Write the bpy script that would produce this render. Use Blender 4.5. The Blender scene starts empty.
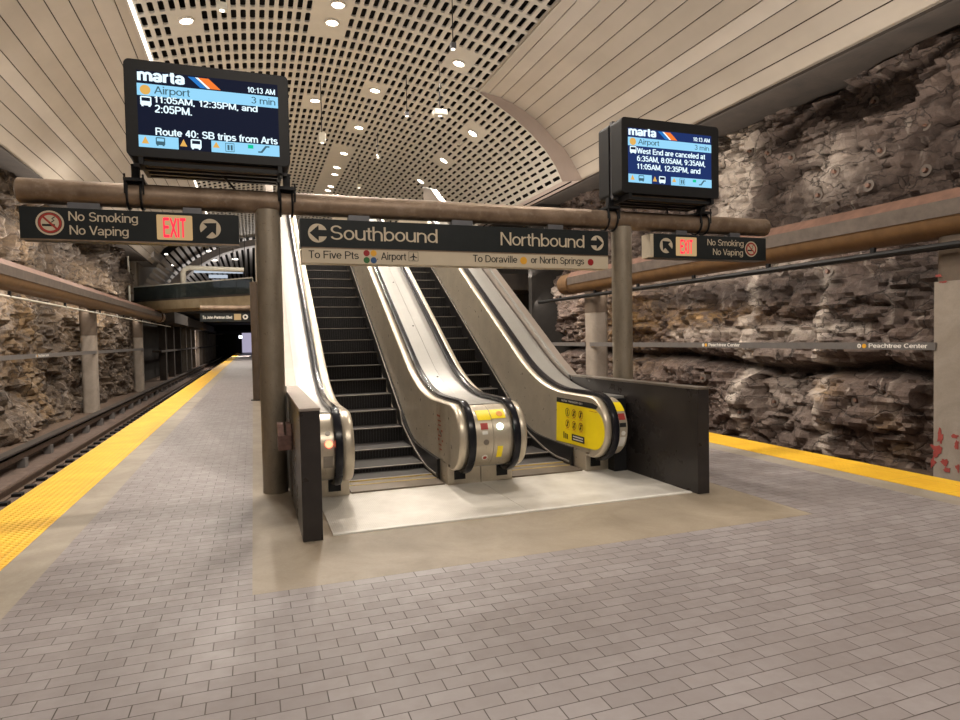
import bpy, math, random
from mathutils import Vector, Matrix, noise
random.seed(7)
PI = math.pi
S = bpy.context.scene
COL = S.collection
# ------------------------------------------------------------------ camera
F_PX = 635.9
cam_d = bpy.data.cameras.new('camera'); cam = bpy.data.objects.new('camera', cam_d); COL.objects.link(cam)
cam_d.sensor_fit = 'HORIZONTAL'; cam_d.sensor_width = 36.0; cam_d.lens = F_PX / 960 * 36.0
cam_d.clip_start = 0.05; cam_d.clip_end = 400
def set_cam(h, yaw, pit, rol):
    cy, sy, cp, sp = math.cos(yaw), math.sin(yaw), math.cos(pit), math.sin(pit)
    f = Vector((sy*cp, cy*cp, -sp)); r = Vector((cy, -sy, 0)); d = f.cross(r)
    r2 = r*math.cos(rol) + d*math.sin(rol); d2 = -r*math.sin(rol) + d*math.cos(rol)
    m = Matrix((r2, -d2, -f)).transposed().to_4x4(); m.translation = Vector((0, 0, h)); cam.matrix_world = m
set_cam(1.6, math.radians(19.615), math.radians(1.988), math.radians(1.101))
S.camera = cam
# ------------------------------------------------------------------ world, exposure
w = bpy.data.worlds.new('world'); S.world = w; w.use_nodes = True
w.node_tree.nodes['Background'].inputs[0].default_value = (1.0, 0.9, 0.8, 1)
w.node_tree.nodes['Background'].inputs[1].default_value = 0.14
S.view_settings.view_transform = 'Standard'; S.view_settings.look = 'None'
S.view_settings.exposure = 0.10; S.view_settings.gamma = 1.0; S.view_settings.use_curve_mapping = False
CAN_W = 900; UP_W = 180; UNDER_W = 58; BOUNCE = 1.0
WARM = (1.0, 0.90, 0.79)
def area(name, loc, size, sizey, power, direction, color=WARM, spread=PI):
    l = bpy.data.lights.new(name, 'AREA'); l.shape = 'RECTANGLE'; l.size = size; l.size_y = sizey
    l.energy = power; l.color = color; l.spread = spread
    o = bpy.data.objects.new(name, l); COL.objects.link(o); o.location = loc
    o.rotation_euler = Vector(direction).to_track_quat('-Z', 'Y').to_euler(); return o
def spot(name, loc, power, direction=(0, 0, -1), angle=120, blend=0.6, radius=0.12, color=WARM):
    l = bpy.data.lights.new(name, 'SPOT'); l.energy = power; l.spot_size = math.radians(angle); l.spot_blend = blend
    l.shadow_soft_size = radius; l.color = color
    o = bpy.data.objects.new(name, l); COL.objects.link(o); o.location = loc
    o.rotation_euler = Vector(direction).to_track_quat('-Z', 'Y').to_euler(); return o
# an added fill light, then the fluorescent rows fixed on top of and behind the two trackside beams
area('front_fill_lamp', (2.3, -3.5, 8.8), 8, 1.2, 650, (0, .75, -1))  # unseen fill behind the camera, added to brighten signs and posts
for yy in (4, 12, 20):
    area('beam_top_lamp', (10.5, yy, 3.98), 8, .25, UP_W, (-.35, 0, 1))
    area('beam_under_lamp', (10.75, yy, 3.0), 8, .15, UNDER_W, (1, 0, -.6))
for yy in (6, 14, 22, 30, 38):
    area('beam_top_lamp', (-6.2, yy, 4.05), 8, .25, UP_W, (.35, 0, 1))
    area('beam_under_lamp', (-6.2, yy, 3.0), 8, .15, UNDER_W, (-1, 0, -.6))

# ------------------------------------------------------------------ node helpers and materials
class NT:
    def __init__(s, name):
        s.m = bpy.data.materials.new(name); s.m.use_nodes = True; s.t = s.m.node_tree
        s.b = s.t.nodes['Principled BSDF']; s.out = s.t.nodes['Material Output']
    def n(s, typ, **kw):
        nd = s.t.nodes.new(typ)
        for k, v in kw.items():
            if k in nd.inputs.keys():
                s.put(nd.inputs[k], v)
            else: setattr(nd, k, v)
        return nd
    def put(s, inp, v):
        if isinstance(v, bpy.types.NodeSocket): s.t.links.new(v, inp)
        elif isinstance(v, (tuple, list)):
            inp.default_value = tuple(v) + ((1,) if len(v) == 3 and len(inp.default_value) == 4 else ())
        else: inp.default_value = v
    def coord(s, scale=(1, 1, 1), loc=(0, 0, 0), rot=(0, 0, 0)):
        tc = s.n('ShaderNodeTexCoord'); mp = s.n('ShaderNodeMapping')
        s.t.links.new(tc.outputs['Object'], mp.inputs[0])
        mp.inputs['Scale'].default_value = scale; mp.inputs['Location'].default_value = loc; mp.inputs['Rotation'].default_value = rot
        return mp.outputs[0]
    def noise(s, vec, scale, detail=5, rough=.55, dist=0):
        nd = s.n('ShaderNodeTexNoise'); s.t.links.new(vec, nd.inputs['Vector'])
        nd.inputs['Scale'].default_value = scale; nd.inputs['Detail'].default_value = detail
        nd.inputs['Roughness'].default_value = rough; nd.inputs['Distortion'].default_value = dist
        return nd.outputs['Fac']
    def ramp(s, fac, *stops):
        r = s.n('ShaderNodeValToRGB'); s.t.links.new(fac, r.inputs[0]); e = r.color_ramp.elements
        while len(e) < len(stops): e.new(.5)
        for i, (p, c) in enumerate(stops):
            e[i].position = p; e[i].color = (c, c, c, 1) if isinstance(c, (int, float)) else tuple(c) + (1,)
        return r.outputs[0]
    def math(s, op, a, b=0.0):
        nd = s.n('ShaderNodeMath', operation=op); s.put(nd.inputs[0], a); s.put(nd.inputs[1], b); return nd.outputs[0]
    def mix(s, fac, a, b, mode='MIX'):
        nd = s.n('ShaderNodeMix', data_type='RGBA', blend_type=mode)
        s.put(nd.inputs[0], fac); s.put(nd.inputs[6], a); s.put(nd.inputs[7], b); return nd.outputs[2]
    def bump(s, h, strength=.3, dist=.01):
        nd = s.n('ShaderNodeBump'); nd.inputs['Strength'].default_value = strength; nd.inputs['Distance'].default_value = dist
        s.t.links.new(h, nd.inputs['Height']); s.t.links.new(nd.outputs[0], s.b.inputs['Normal'])
    def base(s, c): s.put(s.b.inputs['Base Color'], c)
    def rough(s, v): s.put(s.b.inputs['Roughness'], v)
    def metal(s, v): s.b.inputs['Metallic'].default_value = v

def plain(name, c, r=.5, m=0.0, nz=.12, scale=6, bump=.0):
    t = NT(name); t.b.inputs['Specular IOR Level'].default_value = .22 if max(c) < .03 else .5; v = t.coord(); f = t.noise(v, scale, 6, .6)
    lo = tuple(x*(1-nz) for x in c); hi = tuple(min(1, x*(1+nz)) for x in c)
    t.base(t.ramp(f, (.3, lo), (.7, hi))); t.rough(r); t.metal(m)
    if bump: t.bump(f, bump, .01)
    return t.m
def emit(name, c, strength):
    t = NT(name); t.base((0, 0, 0)); t.rough(.6)
    t.put(t.b.inputs['Emission Color'], c); t.b.inputs['Emission Strength'].default_value = strength
    t.b.inputs['Specular IOR Level'].default_value = .1
    return t.m
M = {}
def brushed(name, c, r=.32, stretch=(1, 40, 40), m=1.0, dirt=.15):
    t = NT(name); v = t.coord(stretch); f = t.noise(v, 5, 4, .6)
    g = t.noise(t.coord(), 2.2, 5, .6)
    col = t.mix(t.ramp(g, (.35, 0.0), (.75, dirt*2)), c, tuple(x*.6 for x in c))
    t.base(col); t.metal(m); t.rough(t.ramp(f, (.3, r*.8), (.7, min(1, r*1.3)))); t.bump(f, .06, .002)
    return t.m
M['steel'] = brushed('brushed_stainless', (.58, .51, .40), .32, (40, 2, 2), .45, .25)
M['deck'] = brushed('deck_stainless', (.37, .36, .335), .38, (3, 60, 3), .6, .12)
M['steel_dark'] = brushed('dull_steel', (.30, .27, .24), .45)
M['clad'] = brushed('cladding_steel', (.36, .31, .27), .38, (2, 40, 40), .6)
M['rubber'] = plain('handrail_rubber', (.012, .012, .016), .22)
M['black'] = plain('black_paint', (.012, .012, .013), .45)
M['skirt'] = plain('skirt_black', (.018, .017, .017), .35)
M['tread'] = plain('step_tread', (.03, .026, .024), .6, .2)
M['nose'] = plain('step_nose', (.30, .265, .23), .45, .5)
M['yellowline'] = plain('yellow_line', (.55, .40, .10), .5)
M['comb'] = plain('comb_metal', (.19, .155, .12), .42, .5)
M['yellow'] = plain('sticker_yellow', (.96, .75, .01), .4, 0, .03)
M['orange'] = plain('sticker_orange', (.75, .30, .02), .4)
M['ink'] = plain('ink_black', (.02, .02, .02), .5)
M['white'] = plain('sticker_white', (.75, .73, .68), .5)
M['red'] = plain('sticker_red', (.36, .03, .02), .5)
M['faded_red'] = plain('faded_red', (.40, .10, .04), .5)
M['cream'] = plain('sign_cream', (.56, .48, .36), .5, 0, .04)
M['signblack'] = plain('sign_black', (.018, .021, .022), .35, 0, .1)
M['dot_red'] = plain('dot_red', (.30, .008, .01), .4)
M['dot_gold'] = plain('dot_gold', (.75, .38, .03), .4)
M['dot_green'] = plain('dot_green', (.02, .12, .03), .4)
M['dot_blue'] = plain('dot_blue', (.02, .07, .20), .4)
M['exit_back'] = emit('exit_panel', (.85, .55, .26), .55)
M['exit_red'] = emit('exit_letters', (1.0, .03, .06), 1.4)
M['lcd_dark'] = emit('lcd_navy', (.006, .010, .03), .8)
M['lcd_navy'] = emit('lcd_blue', (.012, .03, .13), 1.0)
M['lcd_light'] = emit('lcd_light', (.30, .66, .92), 1.0)
M['lcd_white'] = emit('lcd_white', (.75, .92, 1.0), 1.15)
M['lcd_grey'] = emit('lcd_text_grey', (.05, .12, .16), 1.0)
M['lcd_orange'] = emit('lcd_orange', (.9, .20, .03), 1.0)
M['lcd_gold'] = emit('lcd_gold', (.75, .42, .10), 1.0)
M['lcd_blue'] = emit('lcd_midblue', (.02, .18, .55), 1.0)
M['lcd_green'] = emit('lcd_green', (.0, .55, .30), 1.0)
M['lamp'] = emit('lamp_glow', (1.0, .88, .70), 14)
M['lamp_soft'] = emit('lamp_soft_glow', (1.0, .92, .80), 3.0)
M['lamp_cold'] = emit('lamp_cold_glow', (.85, .90, 1.0), 5)
M['ind_red'] = emit('indicator_red', (1.0, .16, .08), 5)
M['ind_green'] = emit('indicator_green', (.75, 1.0, .80), 5)
# painted metal of the gantry pipe: grime on top, worn bronze
t = NT('bronze_pipe'); v = t.coord(); f = t.noise(v, 3.5, 8, .65); g = t.noise(v, 14, 6, .6)
c = t.ramp(f, (.30, (.13, .085, .055)), (.55, (.23, .165, .115)), (.75, (.30, .225, .17)))
t.base(t.mix(t.ramp(g, (.55, 0.0), (.75, .5)), c, (.33, .27, .22))); t.metal(.45); t.rough(t.ramp(g, (.3, .38), (.7, .6))); M['bronze'] = t.m
t = NT('post_paint'); v = t.coord((1, 1, .35)); f = t.noise(v, 4, 8, .65); g = t.noise(t.coord(), 30, 4, .6)
c = t.ramp(f, (.30, (.17, .14, .10)), (.7, (.31, .265, .205)))
t.base(t.mix(t.ramp(g, (.62, 0.0), (.72, .6)), c, (.10, .07, .05))); t.metal(.35); t.rough(.45); M['post'] = t.m
t = NT('granite_black'); v = t.coord(); f = t.noise(v, 2.0, 6, .6); g = t.noise(v, 160, 2, .5)
c = t.ramp(f, (.3, (.020, .017, .016)), (.7, (.042, .036, .034)))
t.base(t.mix(t.ramp(g, (.6, 0.0), (.72, .4)), c, (.07, .06, .055))); t.b.inputs['Specular IOR Level'].default_value = .3; t.rough(t.ramp(f, (.3, .22), (.7, .38))); M['granite'] = t.m
# tiles
t = NT('floor_tiles'); v = t.coord((1, 1, 1), (.043+.2, -4.237, 0))
br = t.n('ShaderNodeTexBrick'); t.t.links.new(v, br.inputs['Vector'])
br.offset = .5; br.inputs['Scale'].default_value = 1; br.inputs['Brick Width'].default_value = .206; br.inputs['Row Height'].default_value = .1
br.inputs['Mortar Size'].default_value = .0031; br.inputs['Mortar Smooth'].default_value = .3; br.inputs['Bias'].default_value = -.1
br.inputs['Color1'].default_value = (.255, .228, .228, 1); br.inputs['Color2'].default_value = (.325, .298, .300, 1); br.inputs['Mortar'].default_value = (.045, .033, .027, 1)
f = t.noise(t.coord(), .7, 6, .6); g = t.noise(t.coord((1, 1, 1)), 9, 6, .65)
c = t.mix(t.ramp(f, (.35, 0.0), (.7, .35)), br.outputs['Color'], (.20, .165, .15), 'MULTIPLY')
c = t.mix(t.ramp(g, (.4, 0.0), (.75, .25)), br.outputs['Color'], (.22, .18, .16))
c = t.mix(t.ramp(f, (.40, 0.0), (.72, .45)), c, (.19, .162, .155))
t.base(c); t.rough(t.ramp(g, (.3, .34), (.7, .58)))
inv = t.math('SUBTRACT', 1.0, br.outputs['Fac']); t.bump(inv, .5, .003); M['tile'] = t.m
def concrete(name, a, b, r=.7, sc=1.5, bump=.15):
    t = NT(name); v = t.coord(); f = t.noise(v, sc, 9, .68, .6); g = t.noise(v, 45, 4, .6)
    c = t.ramp(f, (.32, a), (.68, b)); c = t.mix(t.ramp(g, (.3, .0), (.8, .22)), c, tuple(x*.6 for x in a)); t.base(c)
    t.rough(r); t.bump(g, bump, .004); return t.m
M['slab'] = concrete('beige_slab', (.24, .195, .14), (.37, .31, .235), .5)
M['edge'] = concrete('edge_concrete', (.27, .23, .18), (.42, .37, .30), .55)
M['bed'] = concrete('trackbed', (.07, .048, .038), (.17, .12, .095), .9, 3, .6)
M['dirt'] = concrete('rusty_dirt', (.07, .045, .03), (.17, .11, .075), .9, 5, .8)
M['darkwall'] = concrete('dark_wall', (.012, .010, .009), (.03, .026, .022), .9)
M['conc'] = concrete('column_concrete', (.25, .21, .17), (.36, .31, .26), .7)
M['conc_dk'] = concrete('column_upper', (.09, .066, .045), (.15, .11, .08), .65)
M['bridge'] = concrete('bridge_concrete', (.34, .26, .15), (.50, .40, .25), .7)
M['soffit'] = concrete('soffit_dark', (.03, .024, .020), (.06, .046, .037), .8)
t = NT('yellow_tactile'); v = t.coord()
vo = t.n('ShaderNodeTexVoronoi'); vo.inputs['Randomness'].default_value = 0; t.t.links.new(v, vo.inputs['Vector']); vo.inputs['Scale'].default_value = 1/.061
f = t.noise(v, 2.5, 6, .6)
c = t.ramp(f, (.3, (.78, .42, .015)), (.7, (.92, .56, .03)))
br = t.n('ShaderNodeTexBrick'); t.t.links.new(t.coord((1, 1, 1), (0, 0, 0)), br.inputs['Vector']); br.offset = 0
br.inputs['Scale'].default_value = 1; br.inputs['Brick Width'].default_value = .61; br.inputs['Row Height'].default_value = .61; br.inputs['Mortar Size'].default_value = .002
c = t.mix(br.outputs['Fac'], c, (.35, .20, .03)); t.base(c); t.rough(.55)
h = t.ramp(vo.outputs['Distance'], (.18, 1.0), (.38, 0.0)); t.bump(h, .9, .006); M['tactile'] = t.m
t = NT('ribbed_plate'); v = t.coord(); wv = t.n('ShaderNodeTexWave', wave_type='BANDS', bands_direction='X'); t.t.links.new(v, wv.inputs['Vector']); wv.inputs['Scale'].default_value = 18
f = t.noise(v, 2.5, 8, .65)
t.base(t.ramp(f, (.3, (.56, .53, .47)), (.7, (.74, .71, .65)))); t.metal(.25); t.rough(.42); t.bump(wv.outputs['Fac'], .25, .003); M['plate'] = t.m
# ceiling
M['perf'] = plain('perforated_panel', (.56, .53, .48), .5, 0, .05, 2)
t = NT('smooth_panel'); v = t.coord(); f = t.noise(v, .5, 4, .6); g = t.noise(t.coord((1, .15, 1)), 2.5, 4, .5)
t.base(t.mix(t.ramp(g, (.4, 0.0), (.7, .3)), t.ramp(f, (.3, (.40, .355, .30)), (.7, (.48, .43, .37))), (.37, .32, .27))); t.rough(.5); M['smooth'] = t.m
M['void'] = plain('dark_void', (.012, .010, .009), .9)
M['groove'] = plain('panel_groove', (.05, .035, .025), .9)
M['header'] = plain('header_panel', (.36, .29, .25), .55, 0, .05, 2)
M['grey_metal'] = plain('grey_metal', (.13, .13, .14), .45, .4)
M['beam_top'] = plain('beam_rust', (.19, .105, .075), .55, .2, .25, 5, .1)
M['beam_face'] = plain('beam_grey', (.13, .105, .088), .55, .2, .25, 4, .1)
M['beam_low'] = plain('beam_brown', (.22, .13, .065), .42, .35, .15, 4)
M['rail'] = plain('rail_steel', (.17, .12, .09), .4, .8, .3, 12)
M['pipe_white'] = plain('white_tube', (.62, .60, .52), .5)
M['strip_grey'] = plain('strip_grey', (.13, .12, .115), .5)
M['slat'] = plain('ceiling_slat', (.40, .38, .37), .5)
M['rib'] = plain('arch_rib', (.34, .32, .31), .6)
M['redbox'] = plain('reddish_box', (.22, .13, .11), .45, .4, .3, 20)
M['glow_purple'] = emit('far_light_panel', (.50, .46, .62), .75)
t = NT('bridge_glass'); t.base((.05, .07, .07)); t.rough(.08); t.b.inputs['Transmission Weight'].default_value = .5; t.b.inputs['Alpha'].default_value = .8; M['glass'] = t.m
# rock: stain masks arrive as a colour attribute (white mineral, ochre, dark rock with painted shade)
def rockmat(name, d1, d2, d3):
    t = NT(name); at = t.n('ShaderNodeAttribute', attribute_name='stain_and_shade'); sp = t.n('ShaderNodeSeparateColor'); t.t.links.new(at.outputs['Color'], sp.inputs[0])
    v = t.coord((1, 1, 1)); vs = t.coord((1, .45, 1.0), (0, 0, 0), (.12, 0, 0))
    f = t.noise(vs, 1.3, 10, .68, 1.2); g = t.noise(v, 7, 10, .72, .8); k = t.noise(v, 28, 6, .7); q = t.noise(vs, 3.2, 8, .7, 1.5)
    c = t.ramp(f, (.30, d1), (.48, d2), (.70, d3))
    c = t.mix(t.ramp(g, (.50, 0.0), (.68, .6)), c, (.022, .015, .013))
    c = t.mix(t.ramp(k, (.56, 0.0), (.70, .35)), c, (.30, .24, .19))
    wn = t.math('MULTIPLY', sp.outputs[0], t.ramp(t.noise(v, 4.5, 9, .75, .6), (.30, .0), (.52, 1.0)))
    bits = t.ramp(t.noise(t.coord((1, .7, 1.4)), 2.4, 10, .8, 1.0), (.60, 0.0), (.68, .55))
    wn = t.math('MAXIMUM', wn, t.math('MULTIPLY', bits, .8))
    stk = t.ramp(t.noise(t.coord((1, 3.2, .16)), 1.6, 3, .5, .3), (.60, 0.0), (.66, .55))
    wn = t.math('MAXIMUM', wn, t.math('MULTIPLY', stk, t.ramp(t.noise(v, 3.0, 8, .7), (.40, 0.0), (.62, 1.0))))
    wn = t.math('MAXIMUM', wn, t.math('MULTIPLY', t.math('POWER', sp.outputs[0], 2.0), .6))
    c = t.mix(wn, c, (.60, .52, .45))
    oc = t.math('MULTIPLY', sp.outputs[1], t.ramp(q, (.42, 0.0), (.60, 1.0)))
    c = t.mix(oc, c, (.36, .22, .085))
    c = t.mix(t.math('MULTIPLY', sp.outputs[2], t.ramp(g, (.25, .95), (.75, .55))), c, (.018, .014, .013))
    t.base(c); t.rough(t.ramp(k, (.3, .45), (.7, .85)))
    vc = t.n('ShaderNodeTexVoronoi', feature='DISTANCE_TO_EDGE'); vc.inputs['Scale'].default_value = 1.1
    wq = t.n('ShaderNodeVectorMath', operation='ADD'); nz3 = t.n('ShaderNodeTexNoise'); t.t.links.new(v, nz3.inputs['Vector']); nz3.inputs['Scale'].default_value = 2.5; nz3.inputs['Detail'].default_value = 6
    sc = t.n('ShaderNodeVectorMath', operation='SCALE'); t.t.links.new(nz3.outputs['Color'], sc.inputs[0]); sc.inputs['Scale'].default_value = .9
    t.t.links.new(t.coord((1, .8, 2.1), (0, 0, 0), (.14, 0, 0)), wq.inputs[0]); t.t.links.new(sc.outputs[0], wq.inputs[1]); t.t.links.new(wq.outputs[0], vc.inputs['Vector'])
    crack = t.ramp(vc.outputs['Distance'], (.0, 1.0), (.03, 0.0))
    c = t.mix(t.math('MULTIPLY', crack, .8), c, (.012, .009, .008)); t.base(c)
    h = t.math('SUBTRACT', t.math('ADD', t.math('MULTIPLY', g, .8), t.math('MULTIPLY', k, .4)), t.math('MULTIPLY', crack, .5)); t.bump(h, .75, .08); return t.m
M['rockR'] = rockmat('rock_right', (.060, .039, .031), (.125, .086, .070), (.235, .170, .138))
M['rockL'] = rockmat('rock_left', (.045, .030, .020), (.105, .073, .050), (.22, .165, .11))

# ------------------------------------------------------------------ mesh helpers
ORG = {}
def origin(o): return ORG.get(o.name, Vector((0, 0, 0)))
def tag(o, label=None, cat=None, group=None, kind=None):
    if label: o['label'] = label
    if cat: o['category'] = cat
    if group: o['group'] = group
    if kind: o['kind'] = kind
    return o
def thing(name, label, cat, loc=(0, 0, 0), group=None):
    o = bpy.data.objects.new(name, None); COL.objects.link(o); o.location = loc; o.empty_display_size = .1
    ORG[o.name] = Vector(loc); return tag(o, label, cat, group)
class MB:
    def __init__(s): s.v = []; s.f = []
    def add(s, vs, fs):
        b = len(s.v); s.v += [Vector(p) for p in vs]; s.f += [tuple(i+b for i in f) for f in fs]; return s
    def quad(s, a, b, c, d): return s.add((a, b, c, d), ((0, 1, 2, 3),))
    def box(s, x0, x1, y0, y1, z0, z1):
        return s.add([(x, y, z) for z in (z0, z1) for x, y in ((x0, y0), (x1, y0), (x1, y1), (x0, y1))],
                     ((3, 2, 1, 0), (4, 5, 6, 7), (0, 1, 5, 4), (1, 2, 6, 5), (2, 3, 7, 6), (3, 0, 4, 7)))
    def prism(s, poly, x0, x1, ax=0):      # poly in the other two axes
        def P(a, b, t): return (t, a, b) if ax == 0 else ((a, t, b) if ax == 1 else (a, b, t))
        n = len(poly)
        return s.add([P(a, b, x0) for a, b in poly] + [P(a, b, x1) for a, b in poly],
                     [tuple(range(n)), tuple(range(2*n-1, n-1, -1))] + [(i, i+n, (i+1) % n+n, (i+1) % n) for i in range(n)])
    def band(s, low, top, x0, x1):          # body between two matching (y,z) polylines, x0..x1
        n = len(low); vs = []
        for x in (x0, x1):
            vs += [(x, a, b) for a, b in low] + [(x, a, b) for a, b in top]
        fs = []
        for i in range(n-1):
            fs += [(i, i+1, n+i+1, n+i), (2*n+i, 3*n+i, 3*n+i+1, 2*n+i+1), (n+i, n+i+1, 3*n+i+1, 3*n+i), (i, 2*n+i, 2*n+i+1, i+1)]
        fs += [(0, n, 3*n, 2*n), (n-1, 3*n-1, 4*n-1, 2*n-1)]
        return s.add(vs, fs)
    def tube(s, pts, r, seg=12, cap=True):
        pts = [Vector(p) for p in pts]; n = len(pts); vs = []; fs = []; prev = None
        for i, p in enumerate(pts):
            d = (pts[min(i+1, n-1)] - pts[max(i-1, 0)]).normalized()
            if prev is None: a = d.orthogonal().normalized()
            else: a = (prev - d*prev.dot(d)).normalized()
            prev = a; b = d.cross(a); rr = r[i] if isinstance(r, (list, tuple)) else r
            vs += [p + a*math.cos(2*PI*k/seg)*rr + b*math.sin(2*PI*k/seg)*rr for k in range(seg)]
        for i in range(n-1):
            fs += [(i*seg+k, i*seg+(k+1) % seg, (i+1)*seg+(k+1) % seg, (i+1)*seg+k) for k in range(seg)]
        if cap: fs += [tuple(range(seg-1, -1, -1)), tuple(range((n-1)*seg, n*seg))]
        return s.add(vs, fs)
    def sweep(s, path, sec):                 # path (y,z) list at given x-centre; sec list of (dx, dn)
        n = len(path); m = len(sec[1]); xc = sec[0]; vs = []; fs = []
        for i, (a, b) in enumerate(path):
            p0 = path[max(i-1, 0)]; p1 = path[min(i+1, n-1)]
            dy, dz = p1[0]-p0[0], p1[1]-p0[1]; L = math.hypot(dy, dz) or 1; ny, nz = -dz/L, dy/L
            vs += [(xc+dx, a+ny*dn, b+nz*dn) for dx, dn in sec[1]]
        for i in range(n-1):
            fs += [(i*m+k, i*m+(k+1) % m, (i+1)*m+(k+1) % m, (i+1)*m+k) for k in range(m)]
        fs += [tuple(range(m-1, -1, -1)), tuple(range((n-1)*m, n*m))]
        return s.add(vs, fs)
    def disc(s, c, r, nrm=(0, -1, 0), t=.004, seg=24, rin=0):
        nrm = Vector(nrm).normalized(); c = Vector(c); a = nrm.orthogonal().normalized(); b = nrm.cross(a)
        ring = lambda rr, h: [c + nrm*h + (a*math.cos(2*PI*k/seg)+b*math.sin(2*PI*k/seg))*rr for k in range(seg)]
        if not rin:
            return s.add(ring(r, 0) + ring(r, t), [tuple(range(seg-1, -1, -1)), tuple(range(seg, 2*seg))] + [(k, (k+1) % seg, seg+(k+1) % seg, seg+k) for k in range(seg)])
        vs = ring(r, 0)+ring(r, t)+ring(rin, t)+ring(rin, 0)
        return s.add(vs, [(j*seg+k, j*seg+(k+1) % seg, ((j+1) % 4)*seg+(k+1) % seg, ((j+1) % 4)*seg+k) for j in range(4) for k in range(seg)])
    def build(s, name, mat, parent=None, label=None, bevel=0, smooth=False, cat=None, group=None, kind=None):
        off = origin(parent) if parent else Vector((0, 0, 0))
        me = bpy.data.meshes.new(name); me.from_pydata([tuple(p-off) for p in s.v], [], s.f); me.materials.append(M[mat] if isinstance(mat, str) else mat)
        import bmesh
        bm = bmesh.new(); bm.from_mesh(me); bmesh.ops.recalc_face_normals(bm, faces=bm.faces)
        if bevel:
            es = [e for e in bm.edges if len(e.link_faces) == 2 and e.calc_face_angle(0) > .6]
            try: bmesh.ops.bevel(bm, geom=es, offset=bevel, segments=2, affect='EDGES', profile=.6)
            except Exception: pass
        bm.to_mesh(me); bm.free()
        if smooth:
            me.shade_smooth()
            try: me.set_sharp_from_angle(angle=.7)
            except Exception: pass
        o = bpy.data.objects.new(name, me); COL.objects.link(o)
        if parent: o.parent = parent; ORG[o.name] = off
        return tag(o, label, cat, group, kind)
def copy_tree(o, parent=None):
    c = o.copy(); COL.objects.link(c)
    if parent: c.parent = parent
    for ch in list(o.children): copy_tree(ch, c)
    return c
def struct(mb, name, mat, **k): return mb.build(name, mat, kind='structure', **k)
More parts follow.
